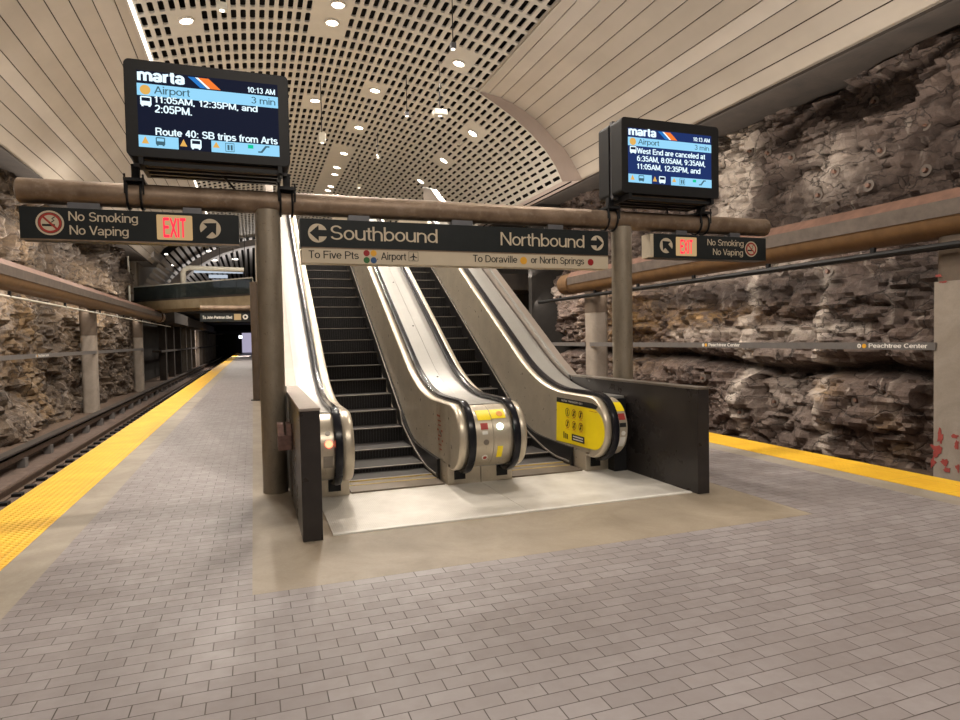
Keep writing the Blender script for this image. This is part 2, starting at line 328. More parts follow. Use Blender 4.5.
# stroke lettering: plain grotesque letters, cap height 1
def _E(cx, cy, rx, ry, a0, a1):
    n = max(4, int(abs(a1-a0)/18)); return [(cx+rx*math.cos(math.radians(a0+(a1-a0)*k/n)), cy+ry*math.sin(math.radians(a0+(a1-a0)*k/n))) for k in range(n+1)]
_o = _E(.28, .365, .215, .30, 0, 360)
def _arch(x, w): return _E(x+w/2, .44, w/2, .225, 180, 0) + [(x+w, 0)]
GL = {
 ' ': (.30, []), '.': (.24, [[(.12, 0), (.12, .13)]]), ',': (.24, [[(.12, .12), (.12, .0), (.07, -.12)]]), ':': (.26, [[(.13, 0), (.13, .13)], [(.13, .55), (.13, .68)]]),
 'a': (.56, [_E(.25, .47, .19, .195, 165, 0) + [(.44, .10), (.50, .04)], _E(.245, .205, .185, .14, 0, 360)]),
 'b': (.58, [[(.075, 0), (.075, 1)], _E(.295, .365, .215, .30, 0, 360)]), 'c': (.53, [_E(.28, .365, .215, .30, 42, 318)]),
 'd': (.58, [[(.50, 0), (.50, 1)], _E(.28, .365, .215, .30, 0, 360)]), 'e': (.56, [_E(.28, .365, .215, .30, 0, 322), [(.065, .37), (.495, .37)]]),
 'f': (.30, [[(.13, 0), (.13, .78)] + _E(.27, .78, .14, .155, 180, 85), [(.0, .67), (.28, .67)]]),
 'g': (.58, [_o, [(.495, .72), (.495, -.03)] + _E(.28, -.03, .215, .17, 0, -155)]),
 'h': (.57, [[(.075, 0), (.075, 1)], _arch(.075, .405)]), 'i': (.22, [[(.11, 0), (.11, .72)], [(.11, .86), (.11, 1)]]),
 'k': (.52, [[(.075, 0), (.075, 1)], [(.45, .72), (.09, .30)], [(.22, .42), (.48, 0)]]), 'l': (.22, [[(.11, 0), (.11, 1)]]),
 'm': (.85, [[(.075, 0), (.075, .72)], _arch(.075, .345), _arch(.42, .345)]), 'n': (.57, [[(.075, 0), (.075, .72)], _arch(.075, .405)]), 'o': (.56, [_o]),
 'p': (.58, [[(.075, -.25), (.075, .72)], _E(.295, .365, .215, .30, 0, 360)]), 'r': (.35, [[(.075, 0), (.075, .72)], _E(.29, .42, .215, .24, 180, 85)]),
 's': (.51, [_E(.255, .52, .175, .145, 25, 270) , _E(.255, .22, .19, .155, 90, -155)]),
 't': (.30, [[(.14, .90), (.14, .17)] + _E(.25, .17, .11, .11, 180, 280), [(.0, .67), (.28, .67)]]),
 'u': (.57, [_E(.2775, .28, .2025, .225, 180, 360)[0:0] + [(.075, .72)] + _E(.2775, .28, .2025, .22, 180, 360), [(.48, .72), (.48, 0)]]),
 'v': (.50, [[(.04, .72), (.25, .03)], [(.25, .03), (.46, .72)]]), 'w': (.74, [[(.04, .72), (.20, .03)], [(.20, .03), (.37, .70)], [(.37, .70), (.54, .03)], [(.54, .03), (.70, .72)]]),
 'y': (.50, [[(.04, .72), (.25, .05)], [(.46, .72), (.20, -.16), (.06, -.2)]]),
 'A': (.68, [[(.04, 0), (.34, .97)], [(.34, .97), (.64, 0)], [(.15, .32), (.53, .32)]]),
 'B': (.67, [[(.09, 0), (.09, 1)], [(.09, .94), (.36, .94)] + _E(.36, .735, .20, .205, 90, -90) + [(.09, .53)], [(.36, .53)] + _E(.38, .295, .22, .235, 90, -90) + [(.09, .06)]]),
 'C': (.72, [_E(.38, .5, .305, .44, 45, 315)]), 'D': (.72, [[(.09, 0), (.09, 1)], [(.09, .94), (.32, .94)] + _E(.32, .5, .32, .44, 90, -90) + [(.09, .06)]]),
 'E': (.65, [[(.09, 0), (.09, 1)], [(.09, .94), (.60, .94)], [(.09, .52), (.56, .52)], [(.09, .06), (.61, .06)]]),
 'F': (.60, [[(.09, 0), (.09, 1)], [(.09, .94), (.57, .94)], [(.09, .50), (.52, .50)]]),
 'G': (.76, [_E(.39, .5, .31, .44, 45, 330) + [(.68, .46)], [(.42, .46), (.70, .46)]]), 'I': (.25, [[(.125, 0), (.125, 1)]]),
 'J': (.50, [[(.40, 1), (.40, .28)] + _E(.23, .28, .17, .22, 0, -180)]), 'L': (.56, [[(.09, 1), (.09, .0)], [(.09, .06), (.53, .06)]]),
 'M': (.83, [[(.09, 0), (.09, 1)], [(.10, .97), (.415, .05)], [(.415, .05), (.73, .97)], [(.74, 1), (.74, 0)]]),
 'N': (.72, [[(.09, 0), (.09, 1)], [(.10, .97), (.62, .03)], [(.63, 0), (.63, 1)]]), 'O': (.78, [_E(.39, .5, .32, .44, 0, 360)]),
 'P': (.66, [[(.09, 0), (.09, 1)], [(.09, .94), (.36, .94)] + _E(.36, .70, .22, .24, 90, -90) + [(.09, .46)]]),
 'R': (.71, [[(.09, 0), (.09, 1)], [(.09, .94), (.38, .94)] + _E(.38, .72, .21, .22, 90, -90) + [(.09, .50)], [(.38, .50), (.52, .40), (.55, .12), (.60, 0)]]),
 'S': (.66, [_E(.33, .715, .225, .225, 20, 270), _E(.33, .275, .245, .22, 90, -165)]),
 'T': (.61, [[(.305, 0), (.305, .94)], [(.02, .94), (.59, .94)]]), 'U': (.72, [[(.09, 1), (.09, .33)] + _E(.36, .33, .27, .27, 180, 360) + [(.63, 1)]]),
 'V': (.64, [[(.04, 1), (.32, .03)], [(.32, .03), (.60, 1)]]), 'W': (.92, [[(.04, 1), (.25, .03)], [(.25, .03), (.46, .97)], [(.46, .97), (.67, .03)], [(.67, .03), (.88, 1)]]),
 'X': (.66, [[(.05, 0), (.61, 1)], [(.05, 1), (.61, 0)]]), 'Y': (.64, [[(.04, 1), (.32, .45)], [(.60, 1), (.32, .45)], [(.32, .47), (.32, 0)]]),
 '0': (.56, [_E(.28, .5, .205, .44, 0, 360)]), '1': (.50, [[(.32, 0), (.32, 1)], [(.30, .80), (.12, .74)]]),
 '2': (.56, [_E(.28, .70, .20, .24, 160, -20) + [(.36, .42), (.12, .18), (.08, .06)], [(.06, .06), (.50, .06)]]),
 '3': (.56, [_E(.27, .73, .18, .21, 160, -90), _E(.27, .28, .20, .24, 90, -160)]), '4': (.56, [[(.38, 0), (.38, .97)], [(.37, .95), (.05, .30)], [(.04, .28), (.52, .28)]]),
 '5': (.56, [[(.47, .94), (.13, .94), (.09, .50)], _E(.27, .34, .21, .28, 140, -160)]), '6': (.56, [_E(.29, .34, .20, .28, 0, 360), _E(.36, .45, .27, .49, 180, 75)]),
 '8': (.56, [_E(.28, .74, .17, .20, 0, 360), _E(.28, .29, .205, .23, 0, 360)]), '9': (.56, [_E(.27, .66, .20, .28, 0, 360), _E(.20, .55, .27, .49, 0, -105)]),
}
def text_mb(s, org, width=None, height=.1, right=(1, 0, 0), up=(0, 0, 1), bold=0, align='L', depth=.0015, sx=1.0):
    t = .058 + bold; x = 0; vs = []; fs = []; ly = []; q = 0
    for ch in s:
        adv, strokes = GL[ch]
        for st in strokes:
            n = len(st); b = len(vs); q += 1; ly += [(q % 4)*.0003]*(2*n)
            for i, (px, py) in enumerate(st):
                q0 = st[max(i-1, 0)]; q1 = st[min(i+1, n-1)]
                if n > 6 and abs(st[0][0]-st[-1][0])+abs(st[0][1]-st[-1][1]) < 1e-6 and i in (0, n-1): q0, q1 = st[-2], st[1]
                dx, dy = q1[0]-q0[0], q1[1]-q0[1]; L = math.hypot(dx, dy) or 1
                vs += [(x+px-dy/L*t, py+dx/L*t), (x+px+dy/L*t, py-dx/L*t)]
            fs += [(b+2*i, b+2*i+1, b+2*i+3, b+2*i+2) for i in range(n-1)]
        x += adv + bold*.9
    xs = [p[0] for p in vs]; mn, mx = min(xs), max(xs)
    k = height; kx = width/(mx-mn) if width else k*sx
    w_ = (mx-mn)*kx; x0 = {'L': 0, 'R': -w_, 'C': -w_/2}[align]
    R_, U_ = Vector(right), Vector(up); N = R_.cross(U_); o = Vector(org); mb = MB()
    mb.add([o + R_*((a-mn)*kx + x0) + U_*(b*k) + N*(depth+e_) for (a, b), e_ in zip(vs, ly)], fs); mb.flat = N
    return mb
def rrect(x0, x1, z0, z1, r, seg=5):
    out = []
    for cx, cz, a0 in ((x1-r, z1-r, 0), (x0+r, z1-r, PI/2), (x0+r, z0+r, PI), (x1-r, z0+r, 1.5*PI)):
        out += [(cx+r*math.cos(a0+PI/2*k/seg), cz+r*math.sin(a0+PI/2*k/seg)) for k in range(seg+1)]
    return out

# ------------------------------------------------------------------ SETTING
XC = 2.27; PL, PR = -2.37, 6.91; PEND = 105
# platform floor
mb = MB(); Y0 = -5
def slab(x0, x1, y0, y1, zt=0.0, zb=-.25): return MB().box(x0, x1, y0, y1, zb, zt)
SL0, SL1, SY = -.05, 4.585, 4.237
m_ = MB(); m_.box(-1.44, 5.98, Y0, SY, -.25, 0); m_.box(-1.44, SL0, SY, PEND, -.25, 0); m_.box(SL1, 5.98, SY, PEND, -.25, 0)
struct(m_, 'floor', 'tile')
m_ = MB()
m_.box(SL0, SL1, SY, 5.3, -.25, -.001); m_.box(SL0, .575, 5.3, 6.7, -.25, -.001); m_.box(4.13, SL1, 5.3, 6.7, -.25, -.001); m_.box(SL0, SL1, 6.7, PEND, -.25, -.001)
struct(m_, 'floor', 'slab')
struct(slab(-1.75, -1.44, Y0, PEND, -.001), 'floor', 'edge'); struct(slab(5.98, 6.29, Y0, PEND, -.001), 'floor', 'edge')
tag(slab(PL, -1.75, Y0, PEND, .004, -.02).build('tactile_strip', 'tactile'), 'yellow bumpy warning strip along the left platform edge beside the rails', 'tactile paving', 'tactile platform edge strips')
tag(slab(6.29, PR, Y0, PEND, .004, -.02).build('tactile_strip', 'tactile'), 'yellow bumpy warning strip along the right platform edge below the rock', 'tactile paving', 'tactile platform edge strips')
m_ = MB(); m_.box(PL+.02, -1.44, Y0, PEND, -1.3, -.02); m_.box(5.98, PR-.02, Y0, PEND, -1.3, -.02); struct(m_, 'trim_1', 'conc_dk')
BED = -1.35
m_ = MB(); m_.box(-8.2, PL+.3, Y0, 160, BED-.2, BED); m_.box(PR-.3, 13, Y0, 160, BED-.2, BED); struct(m_, 'floor', 'bed')
m_ = MB(); m_.box(-8.2, -5.75, Y0, 160, BED, -1.12); m_.box(10.0, 13, Y0, 160, BED, -1.12); struct(m_, 'floor', 'dirt')

# rock walls -------------------------------------------------------
def fr(p, o=5): return noise.fractal(p, 1.0, 2.1, o)
def g1(a, c, s): return math.exp(-((a-c)/s)**2)
def rock(name, x0, sgn, ya, yb, za, zb, step, mat, seed):
    ny, nz = int((yb-ya)/step), int((zb-za)/step); vs = []; fs = []; col = []
    for j in range(nz+1):
        for i in range(ny+1):
            y = ya + (yb-ya)*i/ny; z = za + (zb-za)*j/nz
            p = Vector((y*.32+seed, z*.45, seed)); wv = fr(Vector((y*.5, z*.5, seed+9)), 3)
            # fractured blocks along gently dipping beds
            zz = z + .10*y*(.35 if sgn > 0 else -.3) + .35*wv
            b1 = noise.cell(Vector((y*.55+.4*wv+seed, zz*1.25, 3))); b2 = noise.cell(Vector((y*1.5+wv, zz*3.1+seed, 7)))
            b3 = noise.cell(Vector((y*3.3+2*wv, zz*6.5+seed, 11))); rd = abs(noise.noise(Vector((y*1.1+seed, zz*2.6, 5))))
            d = .40*fr(p, 4) + .22*(b1-.5) + .09*(b2-.5) + .03*(b3-.5) + .20*max(0, .16-rd)/.16*.9 + .08*fr(Vector((y*2.6, z*4.0, seed)), 4) + .05*fr(Vector((y*7, z*9, seed)), 3)
            W = O = D = 0
            if sgn > 0:
                ledge = .72 + .07*math.sin(y*.9) + .08*wv + .028*(y-8.5)
                e = (z-ledge)/.15; d += .6*math.exp(-e*e); D = max(D, 1.1*math.exp(-e*e))  # recess is also darkened in the mask, shade put into the colour
                top = .75*(max(0, z-3.7)/4)           # leans back near the top
                d += top*.6
                if z > 4: W += 1.3*g1(y, 13.6+.15*wv, .62)*(1 if z < 7.1 else 0)*1.4 * min(1, (z-4)*1.5) + .8*g1(y, 10.6, .9)*g1(z, 5.0, .7)
                W += 1.7*g1(y, 13.0+.12*wv, .15)*(z < 3.2) + 1.5*g1(y, 10.5+.1*wv, .16)*(z < 3.0) + .35*g1(y, 8.9, .06)*(z < 3) + .35*g1(y, 15.1, .10)*(z < 3.2)
                W += .75*g1(z, 1.62+.1*wv, .16)*(9.3 < y < 16) + .5*g1(z, 3.3, .3)*(y > 10.5)+ .35*g1(y,11.8,.9)*g1(z,.3,.8)
                O = .9*g1(y, 18.5, 2.2)*g1(z, 2.0, 1.4) + .9*g1(y, 14.3, 1.8)*g1(z, 2.05, .28) + .8*g1(y, 10.3, .35)*g1(z, .35, .3)+.5*g1(y,9.0,.3)*g1(z,-.5,.5)
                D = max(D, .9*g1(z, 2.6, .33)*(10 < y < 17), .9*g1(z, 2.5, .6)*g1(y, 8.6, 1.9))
                D = max(D, .9*max(0, min(1, (z-7.0-.3*wv)*1.2)), .42*(z > 3.8)*(1-min(1, W)))  # shade under the ceiling edge and dimmer upper rock, painted into the mask
            else:
                O = .8*g1(y, 20, 3)*g1(z, 2.3, 1.4) + .9*g1(y, 33, 3.5)*g1(z, 3, 1.6) + .5*g1(y, 25, 2)
                W = .55*g1(y, 21.5+wv*.8, 1.6)*g1(z, 2.5, 1.2) + .7*g1(y, 33, 2.2)*g1(z, 3.4, .9)+.4*g1(y,18,1.4)
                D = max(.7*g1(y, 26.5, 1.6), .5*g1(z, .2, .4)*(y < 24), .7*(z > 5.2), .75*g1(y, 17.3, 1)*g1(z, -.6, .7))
                d += .3*g1(z, -1.0, .8)*-1
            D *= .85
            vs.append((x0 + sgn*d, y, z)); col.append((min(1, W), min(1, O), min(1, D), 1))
    for j in range(nz):
        for i in range(ny):
            a = j*(ny+1)+i; fs.append((a, a+1, a+ny+2, a+ny+1))
    me = bpy.data.meshes.new(name); me.from_pydata(vs, [], fs); me.materials.append(M[mat])
    ca = me.color_attributes.new('stain_and_shade', 'FLOAT_COLOR', 'POINT')
    ca.data.foreach_set('color', [c for q in col for c in q])
    me.shade_smooth()
    try: me.set_sharp_from_angle(angle=.35)
    except Exception: pass
    o = bpy.data.objects.new(name, me); COL.objects.link(o); o['kind'] = 'structure'
    return lambda y, z: vs[min(nz, max(0, round((z-za)/(zb-za)*nz)))*(ny+1) + min(ny, max(0, round((y-ya)/(yb-ya)*ny)))]
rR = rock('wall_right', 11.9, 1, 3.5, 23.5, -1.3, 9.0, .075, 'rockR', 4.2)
rL = rock('wall_left', -7.1, -1, 11, 44, -1.3, 8.6, .10, 'rockL', 8.7)
m_ = MB(); m_.box(12.6, 12.9, 23, 160, BED, 9); m_.box(10.6, 12.8, 23.4, 23.7, BED, 9); m_.box(13.2, 13.4, -5, 23.5, BED, 9.5); struct(m_, 'wall_right', 'darkwall')
m_ = MB(); m_.box(-7.9, -7.6, 44, 160, BED, 9); m_.box(-8.6, -8.4, -5, 46, BED, 9); m_.box(-8.4,-7.2,43.8,44.1,BED,9); struct(m_, 'wall_left', 'darkwall')
# anchor bolts in the rock
def anchor(y, z, R, x, sgn, lab, grp):
    p = R(y, z); nx = -sgn
    tp = thing('rock_anchor', lab, 'rock anchor', (p[0]+nx*.02, y, z), grp)
    MB().disc((p[0]+nx*.03, y, z), .115, (nx, 0, .12), .03, 16, .055).build('anchor_plate', 'beam_face', tp, smooth=False)
    MB().disc((p[0]+nx*.02, y, z), .04, (nx, 0, .12), .09, 8).build('bolt', 'beam_top', tp)
import mathutils
Rc = cam.matrix_world.to_3x3()
def ray(u, v): return Rc @ Vector(((u-480)/F_PX, -(v-360)/F_PX, -1))
def hit(u, v, ax, val):
    d = ray(u, v); o = cam.matrix_world.translation; return o + d*((val-o[ax])/d[ax])
ORDN = 'first second third fourth fifth sixth seventh eighth ninth tenth eleventh twelfth thirteenth fourteenth fifteenth'.split()
up_ = sorted(((736,150),(764,153),(752,221),(791,158),(823,196),(845,173),(880,151),(882,187),(920,170),(919,124),(852,99),(812,120)))
dn_ = sorted(((734,258),(781,271),(832,272),(773,402),(746,412),(865,400),(712,378)))
for k, (u, v) in enumerate(up_):
    p = hit(u, v, 0, 11.75); anchor(p.y, p.z, rR, 11.7, 1, '%s steel anchor plate from the left, in the right rock above the long beam' % ORDN[k], 'anchor plates in the right rock wall')
for k, (u, v) in enumerate(dn_):
    p = hit(u, v, 0, 11.75); anchor(p.y, p.z, rR, 11.7, 1, '%s steel anchor plate from the left, in the right rock below the long beam' % ORDN[k], 'anchor plates in the right rock wall')
for k, (u, v) in enumerate(((27, 304), (60, 362), (110, 300))):
    p = hit(u, v, 0, -7.0); anchor(p.y, p.z, rL, -7, -1, '%s steel anchor plate from the left in the left rock wall' % ORDN[k], 'anchor plates in the left rock wall')

# ceiling ----------------------------------------------------------
NP = [(4.62, 9.32), (5.0, 9.27), (5.4, 9.20), (5.82, 9.06), (6.22, 8.87), (6.60, 8.64), (6.95, 8.36), (7.26, 8.02), (7.54, 7.66), (7.79, 7.25), (8.02, 7.02+.0), (8.25, 6.8)]
NP = [(4.62,9.32),(4.95,9.27),(5.38,9.2),(5.79,9.05),(6.19,8.86),(6.57,8.63),(6.92,8.35),(7.24,8.04),(7.53,7.70),(7.79,7.35),(8.02,6.99),(8.25,6.60)]
NP[-2] = (8.03, 7.14); NP[-1] = (8.25, 6.80); NP[-3] = (7.80, 7.50); NP[-4] = (7.55, 7.83)
FP = [(4.3, 9.41), (4.62, 9.27), (5.1, 9.02), (5.8, 8.60), (6.4, 8.14), (6.9, 7.66), (7.25, 7.18), (7.49, 6.70)]
def lin(P_, u):
    for (a, b), (c, d) in zip(P_, P_[1:]):
        if u <= c: return b + (d-b)*(u-a)/(c-a)
    return P_[-1][1]
def zn(u): u = abs(u); return 10.05 - .73*(u/4.62)**2 if u <= 4.62 else lin(NP, u)
def zf(u): u = abs(u); return 10.05 - .73*(u/4.62)**2 if u <= 4.3 else lin(FP, u)
YH = 19.0; YE = 53.0; DX = .225; DY = .64
def surf_hit(u_, v_):
    o = cam.matrix_world.translation; d = ray(u_, v_); best = None
    for k in range(400, 7000):
        p = o + d*(k*.01)
        zz = (zf if p.y > YH and p.x > XC else zn)(p.x-XC)
        if p.z > zz: return p
    return p
LIGHTS_PX = [(186,20),(332,22),(338,4),(375,90),(359,127),(459,63),(473,133),(444,160),(421,181),(344,153),(337,167),(335,174),(331,186),(328,190),(315,100)]
LP = [surf_hit(*q) for q in LIGHTS_PX]
plainzones = []
for p, q in zip(LP, LIGHTS_PX):
    if 325 < q[0] < 346: continue
    plainzones.append((p.x-.33, p.x+.33, p.y-.6, p.y+.6))
h1, h2, h3 = surf_hit(335, 147), surf_hit(358, 147), surf_hit(346, 145)
plainzones += [(1.80, 2.72, 8, 18.4), (h1.x, h2.x, h3.y, 41.0)]
def ishole(x, y):
    return not any(a < x < b and c < y < d for a, b, c, d in plainzones)
m_ = MB(); cz = {}
def cell(mb, x0, x1, y0, y1, zfun, hole):
    if not hole:
        mb.quad((x0, y0, zfun(x0-XC)), (x1, y0, zfun(x1-XC)), (x1, y1, zfun(x1-XC)), (x0, y1, zfun(x0-XC))); return
    cx, cy = (x0+x1)/2, (y0+y1)/2; hw, hl, r = (x1-x0)*.285, .258, .045
    P_ = []
    for sx, sy in ((1, 1), (-1, 1), (-1, -1), (1, -1)):
        a, b = (hw-r, hl-r)
        for k in (0, 1, 2):
            t0 = {(1,1): 0, (-1,1): PI/2, (-1,-1): PI, (1,-1): 1.5*PI}[(sx, sy)] + PI/4*k
            P_.append((cx+sx*a+r*math.cos(t0), cy+sy*b+r*math.sin(t0)))
    C4 = [(x1, y1), (x0, y1), (x0, y0), (x1, y0)]
    vs = C4 + P_; Z = lambda x: zfun(x-XC)
    vv = [(x, y, Z(x)) for x, y in vs]; n = len(vv)
    vv += [(x, y, Z(x)+.05) for x, y in P_]
    fs = []
    for c in range(4):
        b = 4+3*c; nb = 4+3*((c+1) % 4)
        fs += [(c, b, b+1), (c, b+1, b+2), (c, b+2, nb, (c+1) % 4)]
    for k in range(12): fs.append((4+k, 4+(k+1) % 12, n+(k+1) % 12, n+k))
    mb.add(vv, fs)
ncol = 41; w0 = 9.24/ncol
US = [4.62]; acc = 0; uq = 4.62
while uq < 7.49:
    un = uq+.005; acc += math.hypot(.005, zf(un)-zf(uq)); uq = un
    if acc >= .2245: US.append(uq); acc = 0
US[-1] = 7.49 if 7.49-US[-1] < .1 else US[-1]
if US[-1] < 7.49: US.append(7.49)
y = 6.8
while y < YE:
    y1 = y + DY
    for k in range(ncol):
        x0 = XC-4.62+k*w0; cell(m_, x0, x0+w0, y, y1, (zf if y > YH-.1 and k > 20 else zn), ishole(x0+w0/2, (y+y1)/2))
    if y >= YH-.3:
        for s_ in (1,):
            for u0, u1 in zip(US, US[1:]):
                a, b = sorted((XC+s_*u0, XC+s_*u1)); cell(m_, a, b, y, y1, zf, ishole((a+b)/2, (y+y1)/2))
    y = y1
m_.quad((XC-4.62, Y0, 9.32), (XC+4.62, Y0, 9.32), (XC+4.62, 6.8, 9.32), (XC-4.62, 6.8, 9.32))
YPE = y
struct(m_, 'ceiling', 'perf')
# dark plenum above the perforated panels
m_ = MB(); pts = [(u, zn(u)+.5) for u in (-4.7, -3, 0, 3, 4.7)]
for (a, b), (c, d) in zip(pts, pts[1:]): m_.quad((XC+a, Y0, b), (XC+c, Y0, d), (XC+c, YPE, d), (XC+a, YPE, b))
for s_ in (1,):
    P_ = [(4.62, 9.8)] + [(u+.25, z+.5) for u, z in FP[1:]] + [(7.85, 6.7)]
    for (a, b), (c, d) in zip(P_, P_[1:]): m_.quad((XC+s_*a, YH, b), (XC+s_*c, YH, d), (XC+s_*c, YPE, d), (XC+s_*a, YPE, b))
for u in (-4.63, 4.63): m_.quad((XC+u, Y0, 9.34), (XC+u, YH if u > 0 else YPE, 9.34), (XC+u, YH if u > 0 else YPE, 9.95), (XC+u, Y0, 9.95))
struct(m_, 'ceiling', 'void')
# smooth side boards
for s_ in (-1, 1):
    m_ = MB(); gr = MB(); YB = YH if s_ > 0 else 46.0
    for k in range(11):
        (a, b), (c, d) = NP[k], NP[k+1]; L = math.hypot(c-a, d-b); e = .012/L
        a2, b2, c2, d2 = a+(c-a)*e, b+(d-b)*e, c-(c-a)*e, d-(d-b)*e
        nx_, nz_ = -(d-b)/L, (c-a)/L   # outward normal (up)
        h = .03
        m_.prism([(XC+s_*a2, b2), (XC+s_*c2, d2), (XC+s_*(c2+nx_*h), d2+nz_*h), (XC+s_*(a2+nx_*h), b2+nz_*h)], Y0, YB, 1)
        gr.quad((XC+s_*(a+nx_*h), Y0, b+nz_*h), (XC+s_*(c+nx_*h), Y0, d+nz_*h), (XC+s_*(c+nx_*h), YB, d+nz_*h), (XC+s_*(a+nx_*h), YB, b+nz_*h))
    struct(m_, 'ceiling', 'smooth'); struct(gr, 'ceiling', 'groove')
    # arched header between the two vaults (right side), plain end wall on the left
    if s_ < 0:
        m_ = MB(); ep = [(XC-u, z) for u, z in NP]+[(XC-8.25, 9.8), (XC-4.62, 9.8)]; m_.prism(ep, 46, 46.2, 1); struct(m_, 'trim_2', 'rib')
        m_ = MB().box(XC-8.30, XC-8.23, Y0, 46, 6.74, 6.80); struct(m_, 'trim_3', 'soffit')
        m_ = MB().box(XC-10.6, XC-8.28, Y0, 46, 6.95, 7.1); struct(m_, 'ceiling', 'soffit'); continue
    m_ = MB(); us = [4.40+.1*i for i in range(32)]
    n = 30; A = []; B = []
    for i in range(n+1):
        uu = 4.3 + (8.25-4.3)*i/n; A.append((uu, zn(uu)+.01))
        vv = 4.3 + (7.49-4.3)*i/n; B.append((vv, zf(vv)))
    for i in range(n):
        m_.quad((XC+s_*A[i][0], YH-.02, A[i][1]), (XC+s_*A[i+1][0], YH-.02, A[i+1][1]), (XC+s_*B[i+1][0], YH, B[i+1][1]), (XC+s_*B[i][0], YH, B[i][1]))
    m_.quad((XC+s_*7.49, YH, 6.7), (XC+s_*8.25, YH, 6.8), (XC+s_*8.25, YPE, 6.8), (XC+s_*7.49, YPE, 6.7))
    struct(m_, 'trim_2', 'header')
    # fascia under the board edge and the dark soffit behind it
    m_ = MB(); a, b = sorted((XC+s_*8.22, XC+s_*8.30)); m_.box(a, b, Y0, YPE, 6.74, 6.80); struct(m_, 'trim_3', 'soffit')
    m_ = MB(); a, b = sorted((XC+s_*8.24, XC+s_*8.27)); m_.box(a, b, Y0, YPE, 6.79, 6.86); struct(m_, 'trim_3', 'smooth')
    m_ = MB(); a, b = sorted((XC+s_*8.28, XC+s_*10.6)); m_.box(a, b, Y0, YPE, 6.95, 7.1); struct(m_, 'ceiling', 'soffit')
# centre seam trims (perforated field edge)
m_ = MB(); m_.box(XC+4.60, XC+4.66, Y0, YH, 9.27, 9.33); struct(m_, 'trim_4', 'smooth')
tp = thing('cove_light', 'thin white light line along the left side of the perforated ceiling', 'cove light', (XC-4.64, 19, 9.27))
MB().box(XC-4.67, XC-4.60, 8, 50, 9.24, 9.30).build('lens', 'lamp_soft', tp)
MB().box(XC-4.72, XC-4.665, 8, 50, 9.22, 9.33).build('housing', 'smooth', tp)

# recessed downlights
def nrm_at(x, far):
    f_ = zf if far else zn; d = (f_(x-XC+.05)-f_(x-XC-.05))/.1; return Vector((d, 0, -1)).normalized()
dproto = None
for i, p in enumerate(LP):
    far = p.y > YH; z = (zf if far else zn)(p.x-XC); nn = nrm_at(p.x, far)
    where = {0: 'round recessed downlight nearest the left edge of the perforated ceiling', 1: 'round recessed downlight at the near end of the blank centre panel',
             2: 'round recessed downlight on the near blank panel, second one toward the viewer', 5: 'bright round downlight near the right edge of the near perforated ceiling',
             3: 'round downlight right of centre, first beyond the blank panel', 4: 'round downlight right of centre, second beyond the blank panel',
             6: 'largest of the three round downlights under the arched right side', 7: 'middle of the three round downlights under the arched right side', 8: 'farthest of the three round downlights under the arched right side',
             14: 'small round downlight beside the thin hanging rods left of centre'}.get(i, '%s small round downlight along the far blank centre panel, counted from the viewer' % ORDN[max(0, i-9)])
    tp = thing('ceiling_downlight', where, 'ceiling light', tuple(p), 'recessed ceiling downlights')
    c = Vector((p.x, p.y, z))
    MB().disc(c+nn*.002, .20, nn, .035, 24, .155).build('trim_ring', 'perf', tp, smooth=True)
    MB().disc(c+nn*.006, .155, nn, .012, 24).build('lens', 'lamp', tp)
# the downlights' own light, then added spots
for i, p in enumerate(LP[:9]):
    spot('downlight_or_fill_beam', (p.x, p.y, p.z-.25), CAN_W, angle=150 if i < 6 else 95)
for x, y in ((-1.3, 12), (-1.3, 4.5), (-1.0, 8), (2.3, 6), (5.6, 8), (-1.0, 1.5), (5.6, 1.5), (2.3, -1), (-1.3, 25), (-3.4, 24), (-3.4, 32), (4.2, 33), (-1, 40), (5, 42), (2.2, 12)):  # extra spots with no fixture, added to fill in light
    spot('downlight_or_fill_beam', (x, y, (zn if y < YH else zf)(x-XC)-.25), CAN_W, angle=150)
# blank smoke/speaker discs on panels
tag(MB().disc(surf_hit(462, 143), .16, (0.4, 0, -1), .03, 24, .07).build('ceiling_speaker', 'perf'), 'round ceiling speaker beside the largest arched side downlight', 'speaker')
# pendants: track heads on thin rods
def pendant(u, v, utop, vtop, zb, lab, box=(.10, .10, .14), mat='pipe_white'):
    pb = hit(u, v, 2, zb); pt = surf_hit(utop, vtop); k = Vector((pb.x, pb.y, (zf if pb.y > YH else zn)(pb.x-XC)))
    tp = thing('pendant_light', lab, 'pendant light', tuple(pb), 'small lights hanging on rods under the perforated ceiling')
    MB().tube([pb+Vector((0, 0, .05)), k], .012, 8).build('rod', 'black', tp)
    MB().box(pb.x-box[0], pb.x+box[0], pb.y-box[1], pb.y+box[1], pb.z-box[2]/2, pb.z+box[2]/2).build('lamp_head', mat, tp, bevel=.02)
    MB().disc(pb-Vector((0, 0, box[2]/2)), .05, (0, 0, -1), .015, 12).build('lens', 'lamp_soft', tp)
pendant(440, 113, 438, 28, 8.2, 'largest hanging light head, a silver box on a rod right of centre', (.20, .12, .16))
pendant(322, 138, 322, 60, 8.2, 'white cylinder light hanging on a rod beside the left display', (.11, .11, .30))
pendant(222, 7, 222, -20, 8.6, 'small silver light head hanging above the left display')
pendant(407, 114, 405, 85, 8.6, 'small hanging light head left of the silver box lamp', (.06, .06, .12), 'grey_metal')
pendant(453, 46, 451, 10, 8.6, 'small hanging light head above the bright right downlight', (.07, .07, .14), 'grey_metal')
pendant(378, 156, 378, 137, 8.9, 'tiny far hanging light head in the middle of the ceiling', (.05, .05, .12))
pendant(359, 186, 359, 176, 8.6, 'farthest tiny hanging light head just above the gantry pipe', (.10, .10, .16))

